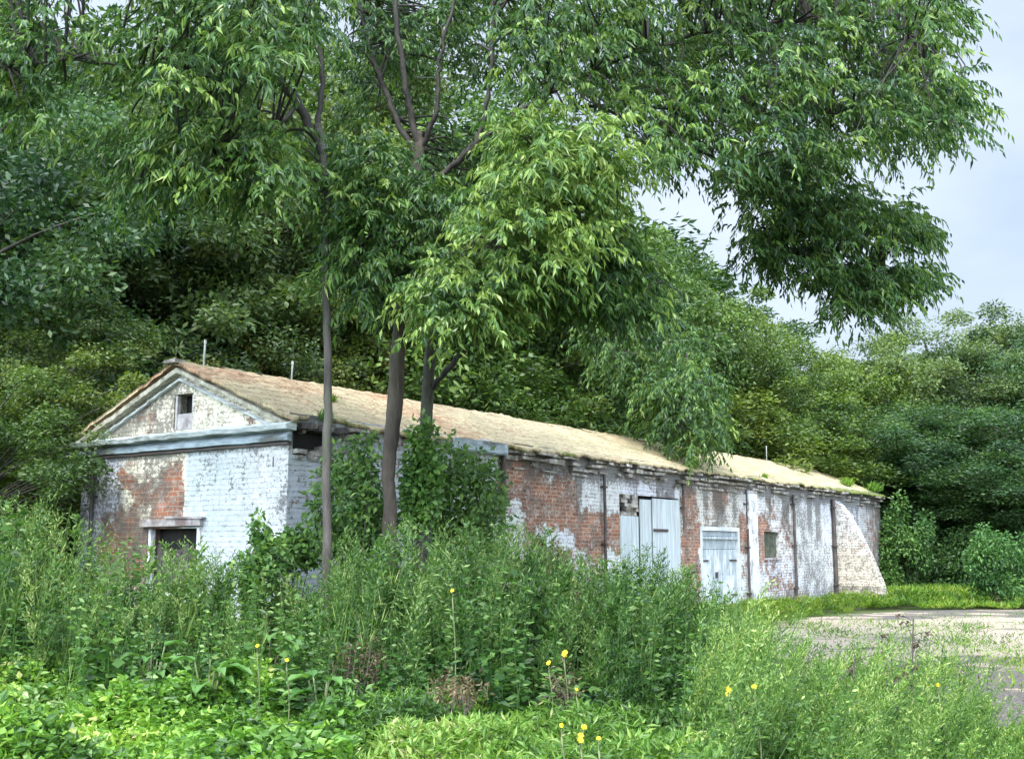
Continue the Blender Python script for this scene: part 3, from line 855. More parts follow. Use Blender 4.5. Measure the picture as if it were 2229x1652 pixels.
# sheet gate: three uneven sheets with ribs
def planks(g, u0, u1, z0, z1, y, wd=.16, gap=.008, th=.025, jz=.0):
    u = u0
    while u < u1 - .01:
        ue = min(u + wd * RNG.uniform(.85, 1.15), u1)
        g.box(u, ue - gap, y + RNG.uniform(-.004, .004), y + th, z0, z1 + RNG.uniform(-jz, jz), .002)
        u = ue
g = Geo(); planks(g, 8.96, 9.72, .03, 2.27, -.01); g.build('gate_leaf', M['gate'], bld)
g = Geo(); planks(g, 9.75, 10.22, .03, 2.62, -.04); g.build('gate_leaf', M['gate'], bld)
g = Geo(); planks(g, 10.32, 11.59, .03, 2.66, -.02, .2); g.build('gate_leaf', M['gate'], bld)
g = Geo(); g.box(8.95, 11.6, .18, .21, 0, 2.7); g.build('interior_shade_sheet', M['dark'], bld)  # black sheet painting the dark seen between the gate sheets
# flaked plaster lump over the gate: broken infill bricks above the low sheet
g = Geo()
for k in range(16):
    u = RNG.uniform(8.98, 9.65); z = 2.28 + .085 * (k % 5)
    g.box(u, u + .22, .0, .1, z, z + .075, .012)
g.build('infill', M['crumble'], bld)

# door with frame, transom boards and two leaves
g = Geo(); g.box(12.62, 12.72, -.01, .14, 0, 2.12); g.box(14.70, 14.80, -.01, .14, 0, 2.12); g.box(12.722, 14.698, -.01, .14, 2.03, 2.12)
g.build('door_frame', M['doorwhite'], bld)
g = Geo(); planks(g, 12.73, 14.69, 1.62, 1.66, .05, 3); g.box(12.73, 14.69, .06, .10, 1.665, 1.84); g.box(12.73, 14.69, .0, .08, 1.84, 1.90); g.box(12.73, 14.69, .06, .10, 1.91, 2.02)
g.build('transom', M['door'], bld)
for a, b, pw in ((12.73, 13.62, 1), (13.80, 14.69, 1)):
    g = Geo(); g.box(a, b, .06, .10, .03, 1.61); lf = g.build('door_leaf', M['door'], bld)
    g = Geo(); g.box(a + .1, a + .48 if a < 13 else a + .7, .045, .0585, .12, 1.38 if a < 13 else 1.0, .004); g.build('door_panel', M['doorwhite'], lf)
g = Geo(); g.box(13.62, 13.80, .04, .11, .03, 1.61); g.build('door_post', M['door'], bld)
g = Geo(); g.box(12.62, 14.8, .2, .22, 0, 2.12); g.build('interior_shade_sheet', M['dark'], bld)  # black sheet standing in for the unlit room behind the door

for z_ in (.55, 1.35):
    for a_, b_ in ((12.735, 13.1), (14.32, 14.685)):
        g = Geo(); g.box(a_, b_, .035, .0595, z_ - .02, z_ + .02, .002); g.build('hinge', M['pipe'], bld)
for z_ in (.6, 2.0):
    g = Geo(); g.box(10.33, 11.0, -.035, -.026, z_ - .03, z_ + .03, .002); g.build('hinge', M['pipe'], bld)
g = Geo(); g.box(13.50, 13.56, .015, .0585, .95, 1.09, .003); g.build('door_handle', M['pipe'], bld)
# small boarded window
g = Geo(); planks(g, 16.36, 17.34, 1.41, 2.04, .08, .13); g.build('shutter', M['mossboard'], bld)
g = Geo(); g.box(16.30, 17.40, -.03, .06, 1.34, 1.395); g.build('window_sill', M['lintel'], bld)
# gable opening with a worn lintel shelf
g = Geo(); g.box(-.07, -.002, 1.66, 2.98, 1.925, 2.03, .012); g.box(-.10, -.002, 1.60, 2.4, 2.034, 2.065, .012); g.build('lintel', M['lintel'], bld)
g = Geo(); planks(g, 0, 1, 0, 1, 0); g = Geo()
for k in range(8):
    y0 = 1.71 + k * .148; g.box(.16, .19, y0, y0 + .135, .96, 1.62 + RNG.uniform(-.25, .1), .004)
g.build('window_board', M['darkwood'], bld)
g = Geo(); g.box(-.015, .1, 1.70, 1.775, .95, 1.90); g.box(.02, .1, 2.84, 2.898, .95, 1.90); g.box(.03, .1, 1.776, 2.84, .95, 1.0); g.build('window_frame', M['white'], bld)
g = Geo(); g.box(.235, .25, 1.6, 3.0, .9, 1.95); g.build('interior_shade_sheet', M['dark'], bld)  # black sheet closing the opening, interior shade given as colour
# loft opening
g = Geo(); g.box(.02, .08, 1.995, 2.04, 3.33, 3.84); g.box(.02, .08, 2.37, 2.415, 3.33, 3.84); g.box(.03, .07, 2.041, 2.369, 3.33, 3.56); g.build('loft_shutter', M['lintel'], bld)
g = Geo(); g.box(.23, .25, 1.9, 2.5, 3.3, 3.9); g.build('interior_shade_sheet', M['dark'], bld)  # black sheet painted as the dark loft interior
# vent pipes on the ridge
def vent(x, y0, y1):
    r0 = ray(x, y1); a = r0[0] / r0[1]
    u = (a * (C0[1] + UX * HALF) - (C0[0] - UY * HALF)) / (UX - a * UY)
    Yd = BW(u, HALF, 0)[1]
    zt = atY(x, y0, Yd)[2]
    g = Geo(); g.tube([[u, HALF + .14, 4.15], [u, HALF + .14, (4.15 + zt) / 2], [u + .01, HALF + .14, zt]], .015, 8)
    g.tube([[u + .01, HALF + .14, zt - .03], [u + .01, HALF + .14, zt + .03]], .019, 8)
    g.build('vent_pipe', M['palepipe'], bld, True)
vent(457, 742, 792); vent(648, 788, 826); vent(1678, 972, 1000); vent(748, 848, 870)

# ------------------------------------------------------------------ trees near the camera
def tube_limbs(g, limbs, n=10, rough=.05):
    for l in limbs: g.tube(l[:, :3], l[:, 3], n, cap=True, rough=rough)

def near_tree(name, label, trunk_pts, limb_pts, crowns, seed, mat, group=None, leafmat='leafA', tint=(1, 1, 1)):
    rng = np.random.default_rng(seed)
    base = limb_path(trunk_pts, 8, .004, rng)
    limbs = [limb_path(p, 8, .012, rng) for p in limb_pts]
    t = empty(name, tuple(base[0, :2]) + (0,))
    tag(t, label, 'tree', group)
    o = np.array([*base[0, :2], 0])
    g = Geo()
    lb = base.copy(); lb[:, :3] -= o
    g.tube(lb[:, :3], lb[:, 3], 12, rough=.06)
    g.build('trunk', mat, t, True)
    g = Geo()
    for l in limbs: g.tube(l[:, :3] - o, l[:, 3], 8, rough=.06)
    allC = []; parts = []
    src = [base[len(base) // 2:]] + limbs
    for k, c in enumerate(crowns):
        C = scatter_poly(c['poly'], c['Y'][0], c['Y'][1], c['n'], c.get('gap', 0), seed * 7 + k, c.get('mind', .22), c.get('margin', 32))
        allC.append(C)
        br = None
        if 'bright' in c: br = np.full(len(C), c['bright'])
        V, Q, R = spray_crown(C, atY(*c.get('core', (900, 500)), (c['Y'][0] + c['Y'][1]) / 2), rng, c.get('sprays', 11), 13, c.get('rad', .36) * .9, c.get('slen', .34),
                              c.get('L', .112), c.get('W', .034), bright=br)
        parts.append((V, Q, R))
    C = np.concatenate(allC)
    connect(g, C - o, [s - np.array([*o, 0]) for s in src], rng)
    g.build('branches', M['bark_dark'], t, True)
    V, Q, R = merge(parts)
    cr_ = np_mesh('crown', V - o, Q, M[leafmat], t, attrs={'rnd': R})
    cr_.color = (*tint, 1)
    return t

A_trunk = [(838, 1500, 13.4, .135), (848, 1300, 13.4, .12), (849, 1100, 13.4, .080), (846, 1010, 13.4, .086), (858, 900, 13.4, .098), (864, 800, 13.4, .094), (872, 680, 13.4, .082),
           (878, 560, 13.4, .085), (898, 430, 13.4, .080), (912, 330, 13.4, .075), (910, 290, 13.4, .055)]
A_limbs = [
    [(912, 330, 13.4, 0.0468), (885, 210, 13.3, 0.0390), (868, 80, 13.2, 0.0328), (850, -120, 13.2, 0.0273), (840, -320, 13.0, 0.0156)],
    [(905, 340, 13.4, 0.0429), (850, 230, 13.6, 0.0351), (812, 120, 13.8, 0.0312), (782, 0, 14.0, 0.0273), (740, -280, 14.2, 0.0156)],
    [(915, 330, 13.4, 0.0390), (950, 240, 13.2, 0.0312), (955, 150, 13.1, 0.0250), (980, 30, 13.0, 0.0203), (1040, -250, 12.8, 0.0117)],
    [(898, 430, 13.4, 0.0429), (960, 380, 13.3, 0.0390), (1035, 310, 13.2, 0.0328), (1065, 190, 13.2, 0.0281), (1075, 20, 13.1, 0.0250), (1090, -260, 13.0, 0.0117)],
    [(985, 365, 13.3, 0.0351), (1120, 250, 13.0, 0.0312), (1350, 130, 12.8, 0.0273), (1600, 60, 12.6, 0.0218), (1850, 40, 12.4, 0.0140), (2000, 80, 12.3, 0.0078)],
    [(1120, 250, 13.0, 0.0273), (1300, 230, 13.2, 0.0250), (1520, 240, 13.4, 0.0218), (1750, 250, 13.5, 0.0172), (1950, 250, 13.5, 0.0109), (2080, 280, 13.5, 0.0062)],
    [(1300, 230, 13.2, 0.0234), (1480, 310, 13.6, 0.0203), (1650, 400, 13.9, 0.0156), (1760, 500, 14.0, 0.0117), (1880, 600, 14.0, 0.0062)],
    [(872, 700, 13.4, 0.0351), (830, 670, 13.1, 0.0273), (780, 600, 12.7, 0.0195), (750, 480, 12.4, 0.0094)],
    [(880, 540, 13.4, 0.0312), (830, 440, 13.0, 0.0234), (790, 350, 12.6, 0.0156), (770, 280, 12.4, 0.0078)],
]
A_crowns = [
    dict(poly=[(1080, -320), (1980, -320), (2090, -40), (2110, 80), (2090, 180), (2150, 240), (2130, 310), (2030, 350), (1890, 370), (1640, 380), (1510, 410), (1400, 390), (1340, 310), (1080, 260)], Y=(11.0, 16.5), n=560, core=(1100, 200), gap=.33, mind=.24),
    dict(poly=[(1590, 330), (1850, 330), (1860, 430), (1990, 470), (2000, 540), (1880, 520), (1860, 560), (1800, 540), (1620, 500), (1570, 430)], Y=(12.5, 15.0), n=62, core=(1400, 300), gap=.40, margin=22, bright=-.05),
    dict(poly=[(1610, 480), (1800, 500), (1790, 620), (1680, 600), (1610, 590)], Y=(13, 14.6), n=26, core=(1500, 400), gap=.38, margin=16, rad=.3, bright=-.08),
    dict(poly=[(1750, 560), (1900, 590), (1990, 600), (1990, 645), (1880, 690), (1790, 690)], Y=(13, 14.6), n=30, core=(1600, 450), gap=.38, margin=14, rad=.3, bright=-.05),
    dict(poly=[(1900, 480), (2010, 485), (2010, 530), (1920, 550)], Y=(13.4, 14.4), n=12, rad=.26, margin=10, core=(1600, 450)),
    dict(poly=[(1870, 600), (2010, 600), (2010, 645), (1890, 665)], Y=(13.4, 14.4), n=12, rad=.26, margin=10, core=(1600, 550)),
    dict(poly=[(700, -320), (1100, -320), (1120, 280), (1000, 300), (760, 300), (690, 120)], Y=(13.5, 17.0), n=150, core=(900, 300), gap=.44, bright=-.12, mind=.26),
    dict(poly=[(745, 290), (850, 310), (860, 480), (820, 600), (740, 650), (725, 480)], Y=(11.8, 13.0), n=46, core=(900, 450), rad=.36, bright=.02),
    dict(poly=[(740, 560), (850, 600), (840, 690), (760, 680)], Y=(12.0, 13.0), n=14, core=(900, 500), rad=.32),
    dict(poly=[(880, 440), (1010, 440), (1000, 600), (900, 620)], Y=(12.2, 14.0), n=26, core=(900, 450), bright=-.02),
    dict(poly=[(835, 330), (960, 320), (960, 560), (940, 690), (860, 690)], Y=(12.3, 13.1), n=30, core=(900, 450), margin=14, rad=.34, mind=.2, gap=.4),
    dict(poly=[(940, 300), (1100, 300), (1060, 440), (930, 450)], Y=(13.9, 15.5), n=26, core=(900, 350), bright=-.08),
]
near_tree('broadleaf_tree', 'tallest tree, its thick forking trunk and wide drooping crown in front of the building', A_trunk, A_limbs, A_crowns, 3, M['bark_brown'])

C_trunk = [(905, 1480, 13.9, .10), (915, 1200, 13.9, .09), (922, 1000, 13.9, .085), (930, 880, 13.9, .078), (938, 760, 13.8, .072), (950, 700, 13.7, .06)]
C_limbs = [
    [(938, 760, 13.8, .05), (1000, 640, 13.0, .04), (1080, 520, 12.3, .03), (1150, 420, 11.9, .02), (1190, 320, 11.7, .01)],
    [(935, 850, 13.9, .04), (985, 790, 13.3, .035), (1080, 700, 12.9, .028), (1230, 610, 12.6, .02), (1400, 600, 12.6, .012), (1500, 650, 12.6, .008)],
    [(1080, 520, 12.3, .025), (1200, 480, 12.0, .02), (1290, 420, 12.0, .012)],
    [(950, 700, 13.7, .04), (960, 600, 13.2, .03), (990, 480, 12.8, .02)],
]
C_crowns = [
    dict(poly=[(890, 640), (1010, 560), (1040, 700), (960, 740)], Y=(11.3, 12.4), n=16, margin=8, rad=.3, core=(1000, 700), bright=.24),
    dict(poly=[(1090, 300), (1140, 262), (1340, 290), (1345, 420), (1200, 430)], Y=(10.9, 12.0), n=26, margin=10, rad=.3, core=(1150, 520), bright=.26),
    dict(poly=[(1090, 290), (1200, 265), (1310, 330), (1320, 470), (1270, 620), (1130, 660), (1010, 640), (1000, 500), (1060, 400)], Y=(10.7, 12.5), n=80, core=(1080, 560), bright=.2, gap=.38, rad=.36),
    dict(poly=[(930, 600), (1120, 560), (1120, 720), (1000, 740), (910, 690)], Y=(11.2, 12.6), n=40, core=(950, 700), bright=.12, rad=.34),
    dict(poly=[(1110, 540), (1340, 480), (1400, 590), (1430, 700), (1360, 740), (1250, 700), (1120, 680)], Y=(11.9, 13.6), n=95, core=(1100, 600), bright=-.01, rad=.40),
]
near_tree('broadleaf_tree', 'leaning tree behind the thick trunk, bright yellow green leaves hanging over the roof', C_trunk, C_limbs, C_crowns, 5, M['bark'])

B_trunk = [(708, 1560, 12.2, .052), (712, 1350, 12.2, .050), (711, 1000, 12.2, .048), (714, 800, 12.2, .046), (708, 600, 12.2, .042), (712, 420, 12.2, .042), (700, 320, 12.2, .05), (690, 270, 12.2, .05)]
B_limbs = [
    [(705, 340, 12.2, .045), (650, 230, 12.1, .055), (565, 130, 11.9, .045), (460, 20, 11.6, .035), (330, -180, 11.2, .015)],
    [(560, 165, 11.9, .03), (470, 172, 11.6, .025), (330, 160, 11.2, .018), (180, 130, 10.8, .012), (20, 150, 10.4, .008)],
    [(640, 235, 12.1, .03), (560, 330, 11.6, .022), (430, 370, 11.2, .015), (300, 400, 11.0, .008)],
    [(690, 290, 12.2, .035), (700, 150, 12.4, .03), (680, 0, 12.5, .022), (650, -250, 12.5, .01)],
]
B_crowns = [
    dict(poly=[(-160, -320), (760, -320), (730, 120), (600, 220), (420, 260), (250, 230), (100, 240), (-60, 260), (-160, 200)], Y=(9.8, 13.6), n=270, core=(650, 200), gap=.40, bright=.0, mind=.26),
    dict(poly=[(230, 280), (480, 250), (690, 300), (690, 420), (560, 470), (420, 440), (300, 470), (240, 420)], Y=(10.6, 12.8), n=85, core=(650, 250), gap=.34, bright=.04),
    dict(poly=[(-60, 200), (140, 180), (120, 240), (20, 270)], Y=(10, 11.4), n=14, core=(500, 200), bright=.08),
]
near_tree('broadleaf_tree', 'slender pole like tree on the left whose leafy boughs hang across the top corner', B_trunk, B_limbs, B_crowns, 8, M['bark'])

# ------------------------------------------------------------------ woodland behind: four kinds, copied
def wood_proto(name, seed, h=10.0, rx=3.4, clumps=150, per=400, L=.125, W=.06, low=.10, flat=.3):
    rng = np.random.default_rng(seed)
    g = Geo()
    tp = spline(np.array([[0, 0, -.1], [rng.normal(0, .1), rng.normal(0, .1), h * .3], [rng.normal(0, .3), rng.normal(0, .3), h * .6], [rng.normal(0, .4), rng.normal(0, .4), h * .9]]), 6)
    g.tube(tp, np.linspace(.17, .03, len(tp)), 8, rough=.05)
    # clump centres over an uneven envelope
    C = []
    while len(C) < clumps:
        d = rdir(1, rng)[0]
        r = rng.uniform(.35, 1.12) ** .6
        zc = h * (low + (1 - low) * .52); zr = h * (1 - low) * .5
        lump = .78 + .40 * float(fbm(np.array([math.atan2(d[1], d[0]) * 1.4 + 10]), np.array([d[2] * 2 + 3]), seed, 2))
        p = np.array([d[0] * rx * r * lump, d[1] * rx * r * lump, zc + d[2] * zr * r * lump])
        C.append(p)
    C = np.array(C)
    n = clumps * per
    cc = np.repeat(C, per, 0)
    cs = np.repeat(rng.uniform(.45, 1.15, clumps), per)[:, None]
    q = rdir(n, rng) * rng.uniform(0, 1, (n, 1)) ** .45
    P = cc + q * np.array([.78, .78, .52]) * cs
    P[:, 2] -= .25 * (q[:, 0] ** 2 + q[:, 1] ** 2) * cs[:, 0]
    D = unit(q * np.array([1, 1, .3]) + .5 * rng.normal(size=(n, 3)) + [0, 0, -.25])
    rnd = np.clip(.45 + np.repeat(rng.normal(0, .16, clumps), per) + rng.normal(0, .2, n), 0, 1)
    V, Q, R = leaf_geo(P, D, L * rng.uniform(.6, 1.3, n), W * rng.uniform(.7, 1.3, n), rnd, rng, flat=flat, five=False)
    for c in C[::2]:
        a = tp[np.argmin(np.abs(tp[:, 2] - c[2] * .75))]
        pts = spline(np.array([a, (a + c) / 2 + [0, 0, .2], c]), 4)
        g.tube(pts, np.linspace(.045, .008, len(pts)), 5, cap=False)
    return g, (V, Q, R)

PROTO = []
for k, (sd, kw) in enumerate([(101, dict()), (202, dict(rx=3.0, clumps=140, per=400)), (303, dict(rx=3.8, clumps=150, flat=.25, L=.12, W=.05)), (404, dict(rx=3.2, clumps=130, per=420, L=.14, W=.06))]):
    PROTO.append([wood_proto('wood', sd, **kw), None, None])

def wood_tree(k, x, Y, top, label, tint, width=1.0, group='trees of the dense wood behind the building', cat='tree', name='woodland_tree', rz=None, base=None):
    """place a copy of kind k so that it stands at depth Y and reaches up to the line of sight through (x, top)"""
    tp = atY(x, top, Y)
    h = tp[2]
    s = h / 10.3
    t = empty(name, (tp[0], Y, 0) if base is None else base, RNG.uniform(0, 6.28) if rz is None else rz)
    t.scale = (s * width, s * width, s)
    tag(t, label, cat, group)
    (g, (V, Q, R)), tm, cm = PROTO[k]
    if tm is None:
        a = g.build('trunk', M['bark'], t, True)
        b = np_mesh('crown', V, Q, M['leafB'], t, attrs={'rnd': R})
        PROTO[k][1], PROTO[k][2] = a.data, b.data
    else:
        link_mesh('trunk', tm, None, t); b = link_mesh('crown', cm, None, t)
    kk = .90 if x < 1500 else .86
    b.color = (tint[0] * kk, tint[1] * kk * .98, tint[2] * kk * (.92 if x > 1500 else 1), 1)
    return t

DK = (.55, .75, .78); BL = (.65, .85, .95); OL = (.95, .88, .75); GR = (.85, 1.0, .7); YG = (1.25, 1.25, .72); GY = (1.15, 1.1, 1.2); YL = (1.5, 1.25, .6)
WOOD = [
    (0, -90, 21, 60, 'dark bluish tree at the left edge, behind the yellowish shrub', DK, 1.0),
    (1, 90, 25, 120, 'dark bluish green tree second from the left edge above the shrub', BL, 1.1),
    (2, 300, 27, 180, 'grey green tree behind the left slope of the gable', (.85, .9, .9), 1.1),
    (3, 470, 30, 150, 'tall dull green tree rising straight behind the gable peak', (.8, .88, .75), 1.1),
    (0, 650, 30, 120, 'olive tree seen between the gable and the slender pole like tree', OL, 1.0),
    (1, 830, 31, 140, 'green tree standing directly behind the thick forking trunk', GR, 1.1),
    (2, 1010, 33, 180, 'mid green tree behind the roof just right of the thick trunk', GR, 1.0),
    (3, 1190, 35, 330, 'mid green tree behind the roof below the brightest hanging leaves', (.8, .95, .65), 1.0),
    (0, 1340, 37, 500, 'green tree whose top shows under the small gap of sky', GR, 1.0),
    (1, 1470, 39, 560, 'rounded green tree at the left end of the open sky', (1.05, 1.1, .8), 1.0),
    (2, 1590, 41, 655, 'green tree on the slope of the tree line under the hanging bough', (1.1, 1.15, .75), 1.0),
    (3, 1730, 43, 725, 'yellow green tree in the middle of the right hand tree line', YG, 1.1),
    (0, 1870, 44, 750, 'yellow green tree just left of the grey green treetop', YG, 1.15),
    (2, 2060, 46, 660, 'pale grey green tree with the highest top on the right', GY, 1.25),
    (1, 1975, 45, 690, 'grey green tree just left of the highest top on the right', GY, 1.1),
    (3, 2130, 47, 680, 'grey green tree just right of the highest top on the right', GY, 1.1),
    (1, 2200, 44, 745, 'dark green tree at the right edge of the tree line', BL, 1.2),
    (3, 2330, 42, 700, 'dark tree partly beyond the right edge', DK, 1.1),
    # nearer row, lower
    (2, 225, 23.5, 640, 'pale olive small tree close behind the left corner of the roof', (1.35, 1.15, .95), 1.2),
    (0, 520, 27, 560, 'greyish thin leaved tree just over the gable ridge', (.85, .85, .85), 1.2),
    (1, 680, 27.5, 600, 'brownish olive tree seen beside the slender trunk above the roof', (1.3, 1.05, .7), 1.0),
    (3, 800, 29, 700, 'leafy green tree low behind the roof between the two trunks', (1.0, 1.0, .55), 1.2),
    (0, 1010, 31, 730, 'low green tree touching the roof right of the thick trunk', (.85, 1.0, .6), 1.4),
    (1, 1160, 33, 760, 'low green tree behind the middle of the roof', (1.0, 1.0, .55), 1.5),
    (2, 1330, 36, 800, 'dark low tree behind the roof under the hanging branches', (.6, .75, .6), 1.6),
    (3, 1480, 38, 790, 'low yellowish tree behind the far half of the roof', (1.2, 1.1, .6), 1.7),
    (0, 1620, 40, 780, 'bushy bright tree behind the far half of the roof', YG, 1.6),
    (1, 1780, 42, 850, 'dark green bushy tree just above the far end of the roof', (.6, .8, .65), 1.9),
    (2, 1930, 41, 860, 'dark blue green bushy tree right of the far roof end', DK, 1.9),
    (3, 2090, 40, 870, 'dark green bushy tree low on the right', (.6, .82, .75), 1.9),
    (0, 2230, 38, 860, 'dark bushy tree low at the right edge', DK, 1.9),
]
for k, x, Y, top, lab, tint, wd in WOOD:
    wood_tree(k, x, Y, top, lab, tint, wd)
DW = ['deep behind the bluish tree at the left edge', 'deep behind the grey green tree left of the gable', 'deep behind the gable peak, between two tall trees', 'deep behind the slender pole like tree', 'deep behind the thick forking trunk',
      'deep behind the brightest hanging leaves', 'deep below the small gap of sky', 'deep behind the yellow green tree of the right hand tree line', 'deep behind the grey green treetop on the right', 'deep behind the dark tree at the right edge']
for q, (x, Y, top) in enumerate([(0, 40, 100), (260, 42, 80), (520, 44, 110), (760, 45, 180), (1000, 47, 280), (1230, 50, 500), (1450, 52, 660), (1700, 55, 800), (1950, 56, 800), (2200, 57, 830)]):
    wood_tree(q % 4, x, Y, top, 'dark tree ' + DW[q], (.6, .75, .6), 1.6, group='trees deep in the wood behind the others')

# yellowish small tree at the left of the building, its dark trunk beside the wall
wood_tree(1, 110, 18.6, 715, 'yellowish green small tree crowding the left corner of the building', (1.05, 1.0, .6), 1.25, group='small trees beside the building')
wood_tree(0, -40, 16.5, 790, 'dark green bushy small tree at the left edge under the yellowish one', (.75, .85, .6), 1.4, group='small trees beside the building')
wood_tree(2, 20, 21, 620, 'olive small tree behind the yellowish one at the left edge', (.8, .85, .65), 1.4, group='small trees beside the building')

# ------------------------------------------------------------------ shrubs
def shrub(name, label, ctr, rad, nleaf, L, W, mat, tint, seed, cat='shrub', group=None, clumps=44, flat=.4, stems=7, dirn=None, col=None):
    """ctr: centre (world), rad: (rx,ry,rz)"""
    rng = np.random.default_rng(seed)
    t = empty(name, (ctr[0], ctr[1], 0)); tag(t, label, cat, group)
    c0 = np.array([0, 0, ctr[2]]); rad = np.array(rad)
    d = rdir(clumps, rng); C = c0 + d * rad * rng.uniform(.25, .95, (clumps, 1)) ** .7
    per = nleaf // clumps
    n = per * clumps
    q = rdir(n, rng) * rng.uniform(0, 1, (n, 1)) ** .4
    P = np.repeat(C, per, 0) + q * np.maximum(rad * .30, .10)
    P[:, 2] = np.maximum(P[:, 2], .03)
    D = unit(q + .6 * rng.normal(size=(n, 3)) + [0, 0, -.3])
    rnd = np.clip(.45 + np.repeat(rng.normal(0, .1, clumps), per) + rng.normal(0, .17, n), 0, 1)
    V, Q, R = leaf_geo(P, D, L * rng.uniform(.6, 1.3, n), W * rng.uniform(.7, 1.3, n), rnd, rng, flat=flat, five=L > .09)
    f = np_mesh('foliage', V, Q, M[mat], t, attrs={'rnd': R}); f.color = (*tint, 1)
    g = Geo()
    for k in range(stems):
        e = C[rng.integers(clumps)]
        b = np.array([rng.normal(0, .08), rng.normal(0, .08), -.02])
        pts = spline(np.array([b, (b + e) / 2 + rng.normal(0, .06, 3) + [0, 0, .05], e]), 5)
        g.tube(pts, np.linspace(.014, .004, len(pts)), 5, cap=False)
    g.build('stems', M['twig'], t, True)
    return t

def sh(label, x, y, Y, rpx, rpy, nleaf, **kw):
    c = atY(x, y, Y); k = Y / 2428
    args = dict(L=.09, W=.055, mat='leafB', tint=(.8, .95, .8), seed=int(x + y))
    args.update(kw); nm = args.pop('name', 'shrub')
    return shrub(nm, label, c, (rpx * k, rpx * k * args.pop('dep', .7), rpy * k), nleaf, **args)

IV = (1.1, 1.25, 1.0)
sh('loose elder shrub against the wall, left of the thick trunk', 775, 1100, 13.8, 98, 165, 3300, L=.10, W=.055, tint=IV, seed=1, clumps=75, flat=.3)
sh('loose elder shrub against the wall, right of the thick trunk', 990, 1095, 14.5, 112, 150, 3700, L=.10, W=.055, tint=IV, seed=2, clumps=85, flat=.3)
sh('small shrub near the black corner pipe, reaching out from the elder', 1050, 1130, 15.0, 60, 80, 600, L=.10, W=.05, tint=IV, seed=22)
sh('ivy mass climbing the leaning trunk beside the thick one', 918, 1040, 13.6, 44, 125, 2100, L=.08, W=.06, tint=(1.0, 1.25, .85), seed=3, name='ivy', cat='ivy', clumps=60)
sh('upright thin shrub with pale leaves in front of the white corner of the gable', 565, 1230, 12.0, 50, 95, 1500, L=.09, W=.05, mat='leafW', tint=(1, 1.05, .9), seed=4)
sh('loose shrub between the white corner and the slender trunk', 650, 1190, 12.6, 55, 60, 1000, L=.09, W=.055, tint=(.9, 1.1, .8), seed=5)
D_trunk = [(1520, 1300, 30.0, .12), (1518, 1100, 30.0, .11), (1515, 950, 29.8, .10), (1505, 850, 29.5, .08), (1490, 760, 29.2, .05)]
D_limbs = [[(1515, 950, 29.8, .06), (1520, 880, 28.0, .05), (1510, 860, 26.5, .04), (1490, 890, 25.2, .03), (1480, 930, 24.6, .012)],
           [(1505, 850, 29.5, .05), (1470, 760, 28.0, .04), (1400, 740, 26.5, .03), (1350, 780, 25.5, .015)],
           [(1490, 760, 29.2, .04), (1480, 720, 28.5, .03), (1440, 660, 28, .015)]]
D_crowns = [dict(poly=[(1400, 820), (1540, 800), (1565, 940), (1550, 1000), (1480, 1000), (1420, 930)], Y=(24.3, 27), n=60, core=(1550, 850), rad=.5, slen=.5, L=.15, W=.052, margin=12, bright=-.02, mind=.3),
            dict(poly=[(1290, 700), (1420, 680), (1520, 760), (1500, 850), (1400, 870), (1310, 800)], Y=(25.0, 28.5), n=60, core=(1550, 800), rad=.5, slen=.5, L=.15, W=.052, margin=0, bright=-.08, mind=.3)]
near_tree('woodland_tree', 'tree rooted behind the roof, its bright boughs hanging over the eaves above the grey gate', D_trunk, D_limbs, D_crowns, 21, M['bark'])
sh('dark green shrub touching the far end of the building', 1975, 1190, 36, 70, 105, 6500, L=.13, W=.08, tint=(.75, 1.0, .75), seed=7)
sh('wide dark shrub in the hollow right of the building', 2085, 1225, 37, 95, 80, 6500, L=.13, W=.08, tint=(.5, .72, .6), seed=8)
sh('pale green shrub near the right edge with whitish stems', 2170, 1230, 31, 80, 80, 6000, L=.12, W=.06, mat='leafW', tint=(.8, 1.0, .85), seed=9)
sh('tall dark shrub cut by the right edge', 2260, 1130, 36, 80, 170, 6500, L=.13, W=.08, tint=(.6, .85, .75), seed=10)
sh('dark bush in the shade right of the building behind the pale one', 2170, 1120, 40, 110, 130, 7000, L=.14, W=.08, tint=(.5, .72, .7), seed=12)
sh('dark bush behind the far corner of the building', 1990, 1100, 40, 90, 110, 6500, L=.14, W=.08, tint=(.5, .75, .65), seed=13)

